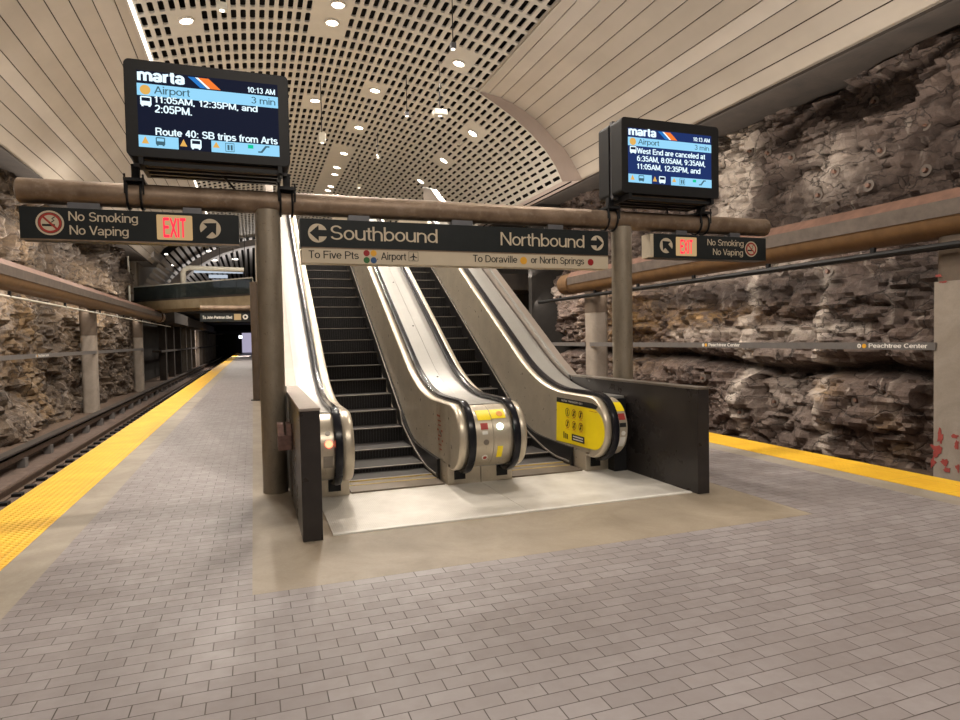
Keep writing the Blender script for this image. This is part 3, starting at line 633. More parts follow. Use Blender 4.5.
# hall beyond: arch rib, slatted vault, bridge ----------------------
m_ = MB()
for i in range(24):
    a0 = PI*i/24; a1 = PI*(i+1)/24
    q = lambda a, r: (XC-9.0*math.cos(a)*r, 3.2+6.6*math.sin(a)*r)
    p0, p1, p2, p3 = q(a0, 1), q(a1, 1), q(a1, .93), q(a0, .93)
    m_.prism([p0, p1, p2, p3], YE, YE+1.2, 1)
struct(m_, 'trim_5', 'rib')
m_ = MB()
for i in range(60):
    a = PI*(i+.5)/60; r = 1.0; cx, cz_ = XC-9.4*math.cos(a), 3.2+6.9*math.sin(a)
    ta = Vector((9.4*math.sin(a), 6.9*math.cos(a))).normalized(); w_ = .13
    ys0 = 46.6 if cx < -2.5 else YE+.5
    m_.quad((cx-ta.x*w_, ys0, cz_-ta.y*w_), (cx+ta.x*w_, ys0, cz_+ta.y*w_), (cx+ta.x*w_, 100, cz_+ta.y*w_), (cx-ta.x*w_, 100, cz_-ta.y*w_))
struct(m_, 'ceiling', 'slat')
m_ = MB(); m_.box(-10, 15, YE, 101, 10.6, 10.8); m_.box(-10, 15, 100, 100.4, 3.3, 10.8); struct(m_, 'ceiling', 'void')
m_ = MB(); m_.box(-10, 15, 104.5, 105, 3.0, 4.2); m_.box(-8, -2.4, 130, 130.3, BED, 4); m_.box(6.9, 13, 130, 130.3, BED, 4); m_.box(-2.4,6.9,104.9,105.3,-1.3,4); struct(m_, 'wall_back', 'darkwall')
m_ = MB(); m_.box(-8, 13, 60, 130, 4.2, 4.4); struct(m_, 'ceiling', 'darkwall')
for x, z, pw in ((-3, 7.5, 1300), (2, 8.6, 1300), (6, 8, 1000)):
    spot('hall_lamp_beam', (x, 60, z), pw, angle=160); spot('hall_lamp_beam', (x, 72, z), pw, angle=160)
area('hall_bounce_lamp', (1, 58, 5.2), 10, 3, 900, (0, .2, 1), (1, .95, .9))
area('under_mezzanine_lamp', (-1, 60, 4.1), 2, 30, 260, (0, 0, -1)); 
# glowing ceiling lamps of the hall
ORD = 'first second third fourth fifth sixth seventh eighth ninth tenth eleventh twelfth thirteenth fourteenth fifteenth'.split()
for hk, (u, v, s_) in enumerate(((166, 254, .12), (173, 265, .12), (209, 251, .22), (214, 260, .25), (235, 259, .25), (244, 243, .12))):
    p = hit(u, v, 1, 54.5)
    tag(MB().box(p.x-s_*.9, p.x+s_*.9, p.y, p.y+.3, p.z-.04, p.z+.04).build('hall_lamp', 'lamp_soft'), '%s small white lamp from the left on the arched ceiling beyond the footbridge' % ORD[hk], 'ceiling light', 'lamps of the hall beyond the footbridge')
# bridge: right end nearer than the left end
bt = thing('footbridge', 'concrete footbridge crossing high over the left tracks with a dark glass railing', 'footbridge', (-4, 40, 3.7))
BA = hit(147, 303, 0, -7.2); 
def bq(x0, x1, ya0, ya1, z0, z1, dep):   # skewed box
    mb = MB(); vs = []
    for z in (z0, z1): vs += [(x0, ya0, z), (x1, ya1, z), (x1, ya1+dep, z), (x0, ya0+dep, z)]
    return mb.add(vs, ((3, 2, 1, 0), (4, 5, 6, 7), (0, 1, 5, 4), (1, 2, 6, 5), (2, 3, 7, 6), (3, 0, 4, 7)))
YL, YR = 46, 38.5
bq(-7.3, .3, YL, YR, 3.75, 4.35, 4).build('deck', 'bridge', bt)
bq(-7.3, .3, YL-.1, YR-.1, 4.30, 4.40, .1).build('kerb', 'soffit', bt)
g_ = bq(-7.1, .1, YL+.05, YR+.05, 4.40, 5.25, .03).build('glass_railing', 'glass', bt)
bq(-7.1, .1, YL, YR, 5.25, 5.31, .10).build('top_rail', 'pipe_white', bt)
for i in range(9):
    x = -7.1+7.2*i/8; yy = YL+.1+(YR-YL)*(i/8)
    MB().box(x-.025, x+.025, yy, yy+.05, 4.4, 5.27).build('railing_post', 'grey_metal' if i < 8 else 'pipe_white', bt)
m_ = MB(); m_.box(.25, 4.35, 16.6, 40, 3.25, 3.75); struct(m_, 'floor', 'bridge')
m_ = MB(); m_.box(.14, .30, 16.9, 20, 3.2, 4.25); struct(m_, 'trim_7', 'cream')
m_ = MB(); m_.box(4.0, 12.5, 26, 31, 3.7, 4.4); struct(m_, 'floor', 'soffit')
tp = thing('tube_arch', 'bent white tube arch standing on the footbridge', 'tube arch', (-4.6, 42.5, 4.4))
pa, pb, pc = hit(183, 300, 1, 44.6), hit(183, 268, 1, 44.6), hit(244, 270, 1, 44.6); pa.z = 4.36
MB().tube([pa, pb-Vector((0, 0, .3)), pb-Vector((-.1, 0, .08)), pb+Vector((.35, 0, .02)), pc], .16, 10).build('tube', 'pipe_white', tp, smooth=True)
p1, p2 = hit(189, 271, 1, 47), hit(243, 274, 1, 47)
M['trough'] = emit('trough_glow', (.62, .70, .80), .75)
tp = thing('light_trough', 'long bluish light trough behind the white tube arch', 'light fixture', (p1.x, 47, p1.z))
MB().box(p1.x+.3, p2.x, 47, 47.2, p1.z-.10, p1.z+.16).build('diffuser', 'trough', tp); MB().box(p1.x+1.2, p2.x-1, 47.2, 47.4, p1.z-.42, p1.z-.2).build('diffuser', 'trough', tp)
for x in (p1.x+.8, p2.x-.6): MB().tube([(x, 47.1, p1.z+.1), (x, 47.1, 9.5)], .03, 6).build('hanger', 'grey_metal', tp)
M['lamp_soft2'] = emit('hall_sign_glow', (.8, .8, .9), .6)
p1, p2 = hit(213, 283, 1, 50), hit(250, 285, 1, 50)
tp = thing('hall_sign', 'pale sign board above the footbridge railing', 'sign', (p1.x, 50, p1.z))
MB().box(p1.x, p2.x, 50, 50.15, p1.z-.3, p1.z+.25).build('board', 'lamp_soft2', tp)
for x in (p1.x+.5, p2.x-.3): MB().tube([(x, 50.1, p1.z), (x, 50.1, 9.6)], .03, 6).build('hanger', 'grey_metal', tp)
# pale concrete pier at left end of the hall and white conduit beside it
p1, p2 = hit(145, 250, 1, 47), hit(157, 300, 1, 47)
m_ = MB(); m_.box(-8.6, -7.0, 46.5, 47.5, BED, 9.0); struct(m_, 'wall_left', 'conc')
m_ = MB(); m_.box(-10, -7.0, 47.5, 100, 4.4, 9.0); struct(m_, 'wall_left', 'slat')
m_ = MB(); m_.box(-8.6, -5.6, 44.0, 50, 7.0, 7.6); struct(m_, 'trim_6', 'rib')
tag(MB().tube([(-6.95, 43.5, 3.2), (-6.95, 43.5, 7.0), (-6.8, 43.5, 7.3)], .06, 8).build('conduit', 'pipe_white', smooth=True), 'thin white conduit running up the dark corner left of the footbridge', 'conduit')

# ------------------------------------------------------------------ trackside beams and columns
def beam(xf, sgn, y0, y1, lab, name='trackside_beam'):
    tp = thing(name, lab, 'beam', (xf, y0, 3.05), 'trackside beams')
    q = lambda pts: [(xf+sgn*a, b) for a, b in pts]
    MB().prism(q([(0, 3.36), (0, 3.61), (.62, 3.61), (.62, 3.36)]), y0, y1, 1).build('side_plate', 'beam_face', tp)
    low = [(.02, 3.36)] + [(.32-.30*math.cos(a), 3.36-.31*math.sin(a)) for a in [PI*k/10 for k in range(1, 10)]] + [(.62, 3.36)]
    MB().prism(q(low), y0, y1 + (.55 if sgn > 0 else .8), 1).build('round_underside', 'beam_low', tp, smooth=True)
    MB().prism(q([(0, 3.61), (.62, 3.61), (.62, 3.75), (.45, 3.84), (.16, 3.79)]), y0, y1, 1).build('sloped_top', 'beam_top', tp)
    return tp
bR = beam(10.2, 1, -3, 19.6, 'long rusty brown beam along the right rock wall above the tracks')
bL = beam(-5.62, -1, -3, 47.0, 'long rusty brown beam along the left rock wall above the tracks')
MB().tube([(10.52, 19.6, 3.42), (10.52, 20.3, 3.42), (10.52, 20.5, 3.42)], [.38, .36, .22], 14).build('end_cap', 'beam_low', bR, smooth=True)
MB().tube([(-5.94, 47, 3.42), (-5.94, 48.4, 3.42), (-5.94, 48.8, 3.42)], [.40, .36, .20], 14).build('end_cap', 'beam_low', bL, smooth=True)
def column(x, y, w, lab, grp, wy=None):
    wy = wy or w; zh = 2.36 if x > 0 else 2.0
    tp = thing('trackside_column', lab, 'column', (x, y, -1.12), grp)
    MB().prism(rrect(x-w/2, x+w/2, y-wy/2, y+wy/2, w*.28, 4), -1.12, zh, 2).build('shaft', 'conc', tp, smooth=True)
    MB().prism(rrect(x-w/2-.01, x+w/2+.01, y-wy/2-.01, y+wy/2+.01, w*.28, 4), zh, 3.3, 2).build('painted_head', 'conc_dk', tp, smooth=True)
    return tp
cr = column(10.72, 6.86, .62, 'thick pale concrete column at the right edge with peeling red paint', 'trackside columns', .8)
# peeling red paint patches
mbp = MB()
def patch(y, z, a, b, seed):
    pts = []
    for k in range(22):
        t_ = 2*PI*k/22; r = 1+.9*noise.noise(Vector((math.cos(t_)*1.7+seed, math.sin(t_)*1.7, seed)))+.35*noise.noise(Vector((k*1.7, seed, 0)))
        pts.append((y+a*r*math.cos(t_), z+b*r*math.sin(t_)))
    mbp.prism(pts, 10.392, 10.3985, 0)
M['paint_red'] = plain('peeling_red', (.30, .05, .04), .6, 0, .2, 10)
for k, (u, v, a, b) in enumerate(((940, 436, .05, .10), (937, 450, .09, .09), (933, 462, .04, .07), (944, 462, .05, .05), (947, 470, .05, .035), (955, 436, .06, .03), (957, 445, .03, .06), (958, 468, .025, .06), (939, 276, .05, .02), (944, 282, .06, .015))):
    p = hit(u, v, 0, 10.4); patch(p.y, p.z, a, b, k*3.1)
# patches lie on the flat side toward the platform
column_face = MB().box(10.40, 10.43, 6.47, 7.24, -1.12, 2.36).build('flat_facing', 'conc', cr)
mbp.build('peeling_paint', 'paint_red', cr, 'peeling red paint')
column(10.72, 18.55, .62, 'pale concrete column behind the right gantry post', 'trackside columns')
column(-6.25, 29.6, .55, 'near pale column standing at the left rock wall beside the tracks', 'trackside columns')
column(-6.25, 41.3, .50, 'second pale column standing at the left rock wall, farther off', 'trackside columns')
pc_ = None
for k in range(14):
    y = 53+5.2*k
    o = tag(MB().box(-6.6, -6.15, y-.3, y+.3, -1.12, 3.1).build('tunnel_pillar', 'conc' if k > 2 else 'soffit'), '%s square pillar in the far dark row beside the left tracks, counted from the viewer' % ORDN[k], 'pillar', 'far row of pillars beside the left tracks')  # nearest pillars darker, the rest paler: tunnel shade and light put into colour
m_ = MB(); m_.box(-6.7, -6.1, 50, 128, 1.0, 1.15); m_.box(-6.7, -5.2, 50, 128, 3.1, 3.9); struct(m_, 'wall_left', 'soffit')
area('tunnel_side_lamp', (-5.3, 80, 3.0), .3, 50, 260, (-.6, 0, -1), (1, .85, .75)).data.energy = 3000; 
# conduits under beams
def conduit(x, y0, y1, z, lab, mat='black', r=.06):
    tp = thing('cable_conduit', lab, 'conduit', (x, y0, z))
    MB().tube([(x, y0, z), (x, y1, z)], r, 8).build('pipe', mat, tp)
    yy = y0+3
    while yy < y1:
        MB().box(x-.03, x+.03, yy-.04, yy+.04, z, z+.14).build('hanger', 'black', tp); yy += 2.4 if x > 0 else 5
conduit(10.25, -2, 22, 2.90, 'black cable pipe hanging below the right trackside beam')
conduit(-5.7, 6, 52, 2.86, 'thin pale cable pipe hanging below the left trackside beam', 'pipe_white', .03)
# station name strips
def strip(x, sgn, y0, y1, lab, texts):
    tp = thing('name_strip', lab, 'sign strip', (x, y0, 1.3), 'grey station name strips along the tracks')
    a, b = sorted((x, x+sgn*.03)); MB().box(a, b, y0, y1, 1.26, 1.385).build('rail_panel', 'strip_grey', tp)
    m2 = MB(); m2.box(a+.0, b+.12 if sgn > 0 else b, y0, y0+.05, 1.2, 1.3)
    for yc in texts:
        r_ = (0, -sgn, 0); 
        text_mb('Peachtree Center', (x-sgn*.003, yc, 1.292), width=1.05, height=.075, right=r_, up=(0, 0, 1), bold=.02).build('lettering', 'white', tp)
        ys = yc + sgn*.09
        MB().disc((x-sgn*.004, ys, 1.322), .04, (-sgn, 0, 0), .003, 16).build('gold_dot', 'dot_gold', tp)
        MB().disc((x-sgn*.004, ys+sgn*.10, 1.322), .04, (-sgn, 0, 0), .003, 16, .015).build('pale_ring', 'white', tp)
    return tp
strip(10.375, 1, 7.2, 18.4, 'grey station name strip across the right rock wall between the two columns', [hit(867, 346, 0, 10.33).y+.0, hit(707, 344, 0, 10.33).y])
tp = strip(10.375, 1, 18.7, 23.45, 'grey station name strip running on past the far right column', [])
strip(-5.965, -1, 11.5, 29.5, 'pale station name strip on the left rock wall, nearest part', [17.0, 22.0])
strip(-5.965, -1, 29.7, 41.3, 'pale station name strip on the left rock wall, beyond the near column', [])
# rails
def raillen(x, zt, name, lab, mat='rail'):
    tp = thing(name, lab, 'rail', (x, 0, zt-.17), 'running rails of the left track')
    prof = [(-.07, 0), (.07, 0), (.07, .02), (.012, .035), (.012, .12), (.036, .13), (.036, .17), (-.036, .17), (-.036, .13), (-.012, .12), (-.012, .035), (-.07, .02)]
    MB().prism([(x+a, zt-.17+b) for a, b in prof], Y0, 128, 1).build('rail_bar', mat, tp)
    return tp
rt = raillen(-4.62, -1.17, 'running_rail', 'running rail of the left track farther from the platform')
rt2 = raillen(-3.185, -1.17, 'running_rail', 'running rail of the left track close under the platform edge')
for t_, x in ((rt, -4.62),):
    for k in range(90):
        y = 8+.76*k; MB().box(x+.07, x+.24, y-.09, y+.09, -1.35, -1.29).build('rail_clip', 'black', t_)
raillen_r = thing('running_rail', 'running rail of the right track, hidden low beside the platform', 'rail', (7.7, 0, -1.34)); MB().box(7.66, 7.74, Y0, 100, -1.34, -1.17).build('rail_bar', 'rail', raillen_r)
tr = thing('power_rail', 'raised power rail with a dark cover beside the left rock wall', 'power rail', (-5.4, 0, -1.35))
MB().box(-5.46, -5.36, Y0, 128, -1.12, -.99).build('rail_bar', 'rail', tr)
MB().prism([(-5.62, -.94), (-5.30, -.90), (-5.30, -.86), (-5.62, -.89)], Y0, 128, 1).build('cover_board', 'soffit', tr)
MB().box(-5.63, -5.60, Y0, 128, -1.12, -.89).build('back_board', 'black', tr)
for k in range(34):
    y = 10+2.1*k; MB().box(-5.5, -5.32, y-.12, y+.12, -1.35, -1.12).build('insulator', 'strip_grey', tr)

# ------------------------------------------------------------------ gantries with signs
def gantry(dy, lab, ends=True):
    tp = thing('sign_gantry', lab, 'gantry', (2.3, 7.1+dy, 0), 'pipe gantries carrying the signs')
    zc_ = 3.065; pts = [(-2.03, 7.1+dy, zc_), (6.81, 7.1+dy, zc_)]
    MB().tube([(-2.035, 7.1+dy, zc_), (-2.02, 7.1+dy, zc_), (6.80, 7.1+dy, zc_), (6.815, 7.1+dy, zc_)], [.10, .118, .118, .10], 28).build('crossbar', 'bronze', tp, smooth=True)
    for x in (.185, 4.485):
        MB().tube([(x, 7.1+dy, 0), (x, 7.1+dy, 2.98)], .128, 28).build('post', 'post', tp, smooth=True)
    return tp
gantry(0, 'near bronze pipe gantry on two posts before the escalators')
gantry(22.0, 'far small pipe gantry under the mezzanine beyond the escalators')
for x, y in ((.1, 18.6), (4.45, 18.6)):
    tp = thing('mezzanine_post', 'dark round post under the mezzanine, %s' % ('seen just left of the near gantry post' if x < 1 else 'hidden behind the right escalator side'), 'post', (x, y, 0), 'posts under the mezzanine')
    MB().tube([(x, y, 0), (x, y, 3.25)], .14, 20).build('shaft', 'conc_dk', tp, smooth=True)
    MB().tube([(x, y, 0), (x, y, .02)], .2, 20).build('base_plate', 'black', tp)

def arrow(mb_c, cx, cz, r, ang, y, tp, scale=1):
    """cream disc with a black arrow cut through it, arrow points along ang"""
    MB().disc((cx, y, cz), r, (0, -1, 0), .002, 36).build('arrow_disc', 'cream', tp)
    ca, sa = math.cos(ang), math.sin(ang)
    def T(a, b): return (cx+(a*ca-b*sa)*r, cz+(a*sa+b*ca)*r)
    shp = [(.84, 0), (-.10, .84), (-.10, .34), (-1.08, .34), (-1.08, -.34), (-.10, -.34), (-.10, -.84)]
    shp = [T(a, b) for a, b in shp]
    MB().prism(shp, y-.0045, y-.0035, 1).build('arrow', 'signblack', tp)
def nosmoke(cx, cz, r, y, tp):
    MB().disc((cx, y, cz), r, (0, -1, 0), .002, 32, r*.86).build('pictogram_ring', 'cream', tp)
    MB().disc((cx, y, cz), r*.80, (0, -1, 0), .0015, 32).build('pictogram_disc', 'cream', tp)
    MB().disc((cx, y, cz), r*.82, (0, -1, 0), .003, 32, r*.64).build('ban_ring', 'red', tp)
    MB().prism([(cx-.55*r, cz-.10*r), (cx+.35*r, cz-.10*r), (cx+.35*r, cz-.28*r), (cx-.55*r, cz-.28*r)], y-.004, y-.0025, 1).build('cigarette', 'ink', tp)
    MB().tube([(cx+.1*r, y-.003, cz+.05*r), (cx+.3*r, y-.003, cz+.2*r), (cx+.15*r, y-.003, cz+.35*r), (cx+.35*r, y-.003, cz+.5*r)], r*.04, 6).build('smoke', 'ink', tp)
    a = .70*r
    MB().prism([(cx-a*.78, cz+a*.62), (cx-a*.62, cz+a*.78), (cx+a*.78, cz-a*.62), (cx+a*.62, cz-a*.78)], y-.006, y-.0045, 1).build('ban_bar', 'red', tp)
YS = 7.0
def hangers(tp, xs, y=7.1, z0=2.90, z1=2.975):
    for a, b in xs: MB().box(a, b, y-.06, y+.06, z0-.01, z1+.01).build('hanger', 'grey_metal', tp)
def sbox(x0, x1, z0, z1, tp, name='sign_box', mat='signblack', y0=YS, y1=7.2): return MB().box(x0, x1, y0, y1, z0, z1).build(name, mat, tp, bevel=.004)
# left sign
sl = thing('hanging_sign', 'black sign with EXIT and arrow at its right end, hung left of the escalators', 'sign', (-1.06, 7.1, 2.6), 'signs hung under the near gantry')
sbox(-2.0, -.10, 2.598, 2.902, sl); MB().box(-2.0, -.10, YS-.003, YS, 2.592, 2.606).build('bottom_trim', 'bronze', sl)
hangers(sl, [(-1.62, -1.35), (-.62, -.45)])
YF = YS-.002
nosmoke(-1.757, 2.755, .115, YF, sl)
text_mb('No Smoking', (-1.605, YF, 2.782), width=.585, height=.088).build('lettering', 'cream', sl)
text_mb('No Vaping', (-1.60, YF, 2.652), width=.495, height=.088).build('lettering', 'cream', sl)
MB().prism(rrect(-.857, -.535, 2.63, 2.875, .012), YF-.004, YF, 1).build('exit_panel', 'exit_back', sl, 'glowing amber panel')
text_mb('EXIT', (-.80, YF-.004, 2.655), width=.205, height=.19, bold=.025).build('exit_lettering', 'exit_red', sl, 'glowing red EXIT letters')
arrow(None, -.37, 2.755, .098, PI/4, YF, sl)
# middle sign
sm = thing('hanging_sign', 'long black and cream sign reading Southbound and Northbound above the escalators', 'sign', (2.37, 7.1, 2.42), 'signs hung under the near gantry')
sbox(.505, 4.23, 2.592, 2.902, sm); sbox(.515, 4.225, 2.432, 2.592, sm, 'lower_panel', 'cream'); 
MB().box(.515, 4.225, YS-.004, YS, 2.588, 2.600).build('divider', 'bronze', sm)
hangers(sm, [(1.02, 1.25), (2.20, 2.45), (3.42, 3.62)])
arrow(None, .685, 2.75, .100, PI, YF, sm)
text_mb('Southbound', (.82, YF, 2.685), width=1.19, height=.155, bold=-.007).build('lettering', 'cream', sm)
text_mb('Northbound', (2.78, YF, 2.685), width=1.11, height=.155, bold=-.007).build('lettering', 'cream', sm)
arrow(None, 4.07, 2.752, .092, 0, YF, sm)
text_mb('To Five Pts', (.585, YF, 2.482), width=.53, height=.083).build('lettering', 'ink', sm)
for dx, dz, mt in ((0, 0, 'dot_red'), (.077, 0, 'dot_gold'), (0, -.077, 'dot_green'), (.077, -.077, 'dot_blue')):
    MB().disc((1.20+dx, YF, 2.551+dz), .034, (0, -1, 0), .002, 20).build('line_dot', mt, sm)
text_mb('. Airport', (1.315, YF, 2.482), width=.325, height=.083).build('lettering', 'ink', sm)
m2 = MB(); 
for a, b, c, d in ((1.84, 1.95, 2.475, 2.479), (1.84, 1.95, 2.576, 2.580), (1.84, 1.844, 2.475, 2.58), (1.946, 1.95, 2.475, 2.58)): m2.box(a, b, YF-.002, YF, c, d)
m2.prism([(1.895, 2.57), (1.902, 2.55), (1.902, 2.535), (1.938, 2.515), (1.938, 2.508), (1.902, 2.518), (1.900, 2.495), (1.912, 2.486), (1.912, 2.482), (1.895, 2.487), (1.878, 2.482), (1.878, 2.486), (1.890, 2.495), (1.888, 2.518), (1.852, 2.508), (1.852, 2.515), (1.888, 2.535), (1.888, 2.55)], YF-.002, YF, 1)
m2.v = [Vector((q.x-.17, q.y, q.z)) for q in m2.v]
m2.build('airplane_pictogram', 'ink', sm)
text_mb('To Doraville', (2.43, YF, 2.482), width=.56, height=.083).build('lettering', 'ink', sm)
MB().disc((3.07, YF, 2.512), .045, (0, -1, 0), .002, 24).build('line_dot', 'dot_gold', sm)
text_mb('or North Springs', (3.165, YF, 2.482), width=.72, height=.083).build('lettering', 'ink', sm)
MB().disc((3.975, YF, 2.512), .041, (0, -1, 0), .002, 24).build('line_dot', 'dot_red', sm)
# right sign
sr = thing('hanging_sign', 'black sign with arrow and EXIT at its left end, hung right of the right post', 'sign', (5.82, 7.1, 2.6), 'signs hung under the near gantry')
sbox(4.905, 6.73, 2.592, 2.902, sr); MB().box(4.855, 4.907, YS+.01, 7.2, 2.60, 2.90).build('end_cap', 'cream', sr)
hangers(sr, [(5.28, 5.45), (6.15, 6.32)])
arrow(None, 5.09, 2.752, .098, PI*3/4, YF, sr)
MB().prism(rrect(5.24, 5.565, 2.625, 2.87, .012), YF-.004, YF, 1).build('exit_panel', 'exit_back', sr, 'glowing amber panel')
text_mb('EXIT', (5.305, YF-.004, 2.655), width=.195, height=.18, bold=.025).build('exit_lettering', 'exit_red', sr, 'glowing red EXIT letters')
text_mb('No Smoking', (5.74, YF, 2.775), width=.60, height=.085).build('lettering', 'cream', sr)
text_mb('No Vaping', (5.83, YF, 2.650), width=.50, height=.085).build('lettering', 'cream', sr)
nosmoke(6.47, 2.745, .105, YF, sr)
# far sign
sf = thing('hanging_sign', 'small far black sign with white lettering under the far gantry', 'sign', (-1, 29.1, 2.45))
MB().box(-2.05, -.05, 29.0, 29.2, 2.50, 2.86).build('sign_box', 'signblack', sf)
text_mb('To John Portman Blvd', (-1.95, 28.99, 2.62), width=1.15, height=.12, bold=.03).build('lettering', 'white', sf)
MB().box(-.72, -.44, 28.98, 29.0, 2.56, 2.82).build('exit_panel', 'exit_back', sf)
M_ = sf; MB().disc((-.27, 28.995, 2.69), .11, (0, -1, 0), .01, 16, .05).build('arrow_disc', 'white', sf)

# ------------------------------------------------------------------ displays
def display(x0, x1, z0, z1, sx0, sx1, sz0, sz1, lab, kind):
    tp = thing('information_display', lab, 'display', ((x0+x1)/2, 7.1, 3.18), 'double sided train information displays')
    yf = 6.75
    MB().prism(rrect(x0, x1, z0, z1, .05), yf, yf+.24, 1).build('housing', 'black', tp, bevel=.006)
    MB().box(x0+.02, x1-.02, yf+.24, yf+.30, z0-.03, z1+.02).build('centre_plate', 'grey_metal', tp)
    MB().prism(rrect(x0, x1, z0, z1, .05), yf+.30, yf+.54, 1).build('rear_housing', 'black', tp, bevel=.006)
    m3 = MB()
    for y_ in (yf+.03, yf+.20, yf+.36, yf+.48): m3.box(x0+.12, x1-.08, y_, y_+.05, z0-.07, z0-.035)
    m3.box(x0+.10, x0+.14, yf, yf+.54, z0-.07, z0-.0); m3.box(x1-.12, x1-.08, yf, yf+.54, z0-.07, z0)
    m3.build('cradle', 'black', tp)
    MB().box(x0+.14, x1-.12, yf+.08, yf+.2, z0-.05, z0-.002).build('tray', 'bronze', tp)
    for xa in ((x0-.01), (x1-.06)):
        MB().box(xa, xa+.07, 7.04, 7.12, 3.17, z0).build('bracket_post', 'black', tp)
        m4 = MB()
        for xo in (-.045, .075): m4.tube([(xa+xo+.01, 7.1+.135*math.cos(a), 3.065+.135*math.sin(a)) for a in [2*PI*k/20 for k in range(21)]], .012, 6, False)
        m4.box(xa-.06, xa+.12, 6.96, 7.24, 3.185, 3.215)
        for xo in (-.05, .11):
            m4.tube([(xa+xo-.0, 6.97, 3.06), (xa+xo, 6.97, 3.25)], .01, 6)
        m4.build('pipe_clamp', 'black', tp)
    MB().tube([(x0+.85*(x1-x0)*.6, 7.0, z0), (x0+.58*(x1-x0), 7.02, z0-.1), (x0+.63*(x1-x0), 7.1, 3.19)], .012, 6).build('cable', 'black', tp)
    ys = yf-.001; W_, H_ = sx1-sx0, sz1-sz0
    X = lambda a: sx0+a*W_
    Z = lambda b: sz1-b*H_
    scr = MB().box(sx0, sx1, ys-.001, yf+.001, sz0, sz1).build('screen', 'lcd_dark' if kind == 0 else 'lcd_navy', tp, 'lit screen')
    def rect(a, b, c, d, mat, nm, k=1): return MB().box(X(a), X(b), ys-.001-.0008*k, ys-.0008*k, Z(d), Z(c)).build(nm, mat, scr)
    def tx(s, a, b, w_, h, mat, bold=.02, k=3):
        return text_mb(s, (X(a), ys-.0008*k, Z(b)), width=w_*W_, height=h*H_, bold=bold).build('screen_lettering', mat, scr)
    tx('marta', .005, .135, .325, .155, 'lcd_white', .045)
    for q_, (a, mt) in enumerate(((.35, 'lcd_blue'), (.40, 'lcd_white'), (.42, 'lcd_orange'))):
        wd = (.045, .02, .075)[q_]
        MB().prism([(X(a), Z(.02)), (X(a+wd), Z(.02)), (X(a+wd+.085), Z(.155)), (X(a+.085), Z(.155))], ys-.004, ys-.003, 1).build('logo_stripe', mt, scr)
    tx('10:13 AM', .775, .145 if kind == 0 else .13, .205, .075, 'lcd_white')
    rect(0, 1, .17, .325, 'lcd_light', 'route_bar')
    MB().disc((X(.055), ys-.002, Z(.25)), .045, (0, -1, 0), .001, 20).build('route_dot', 'lcd_gold', scr)
    tx('Airport', .115, .29, .245, .10, 'lcd_grey', .0, 4); tx('3 min', .80 if kind == 0 else .79, .29, .18, .09, 'lcd_grey', .0, 4)
    # bus icon
    def bus(a, b, s_, mat='lcd_white', dk='lcd_dark'):
        w2 = .075*s_*W_; h2 = .12*s_*H_
        MB().prism(rrect(X(a), X(a)+w2, Z(b)-h2, Z(b), .012*s_, 3), ys-.0035, ys-.0025, 1).build('bus_icon', mat, scr)
        MB().box(X(a)+.12*w2, X(a)+.88*w2, ys-.0042, ys-.0036, Z(b)-.52*h2, Z(b)-.15*h2).build('bus_window', dk, scr)
        MB().box(X(a)+.1*w2, X(a)+.28*w2, ys-.0042, ys-.0036, Z(b)-1.12*h2, Z(b)-.98*h2).build('bus_wheel', mat, scr)
        MB().box(X(a)+.72*w2, X(a)+.9*w2, ys-.0042, ys-.0036, Z(b)-1.12*h2, Z(b)-.98*h2).build('bus_wheel', mat, scr)
    bus(.02, .335, 1)
    if kind == 0:
        tx('11:05AM, 12:35PM, and', .115, .405, .73, .085, 'lcd_white', .02, 1.5)
        tx('2:05PM.', .115, .535, .255, .10, 'lcd_white')
        tx('Route 40: SB trips from Arts', .115, .83, .875, .095, 'lcd_white')
    else:
        tx('West End are canceled at', .10, .46, .82, .10, 'lcd_white')
        tx('6:35AM, 8:05AM, 9:35AM,', .10, .60, .82, .10, 'lcd_white')
        tx('11:05AM, 12:35PM, and', .10, .745, .76, .10, 'lcd_white')
    rect(0, .27, .845, 1.0, 'lcd_light', 'status_bar', 4); rect(.50, 1.0, .845, 1.0, 'lcd_light', 'status_bar', 4)
    ys -= .004
    bus(.115, .86, .85, 'lcd_grey', 'lcd_light'); bus(.355, .85, 1.0)
    MB().prism([(X(.02), Z(.955)), (X(.07), Z(.955)), (X(.045), Z(.86))], ys-.004, ys-.003, 1).build('alert_icon', 'lcd_gold', scr)
    MB().prism([(X(.28), Z(.955)), (X(.33), Z(.955)), (X(.305), Z(.86))], ys-.004, ys-.003, 1).build('alert_icon', 'lcd_gold', scr)
    MB().prism([(X(.51), Z(.94)), (X(.56), Z(.94)), (X(.535), Z(.86))], ys-.004, ys-.003, 1).build('alert_icon', 'lcd_gold', scr)
    m5 = MB()
    for a, b, c, d in ((.60, .665, .865, .872), (.60, .665, .975, .982), (.60, .604, .865, .98), (.661, .665, .865, .98), (.615, .630, .89, .96), (.638, .653, .89, .96)): m5.box(X(a), X(b), ys-.004, ys-.003, Z(d), Z(c))
    m5.build('elevator_icon', 'lcd_grey', scr)
    rect(.765, .805, .865, .915, 'lcd_green', 'check_icon', 2)
    MB().prism([(X(.84), Z(.965)), (X(.87), Z(.965)), (X(.905), Z(.885)), (X(.925), Z(.885)), (X(.925), Z(.865)), (X(.895), Z(.865)), (X(.86), Z(.945)), (X(.84), Z(.945))], ys-.004, ys-.003, 1).build('escalator_icon', 'lcd_grey', scr)
    return tp
display(-1.06, .41, 3.365, 4.268, -.952, .308, 3.456, 4.169, 'large lit information display on the pipe left of the escalators', 0)
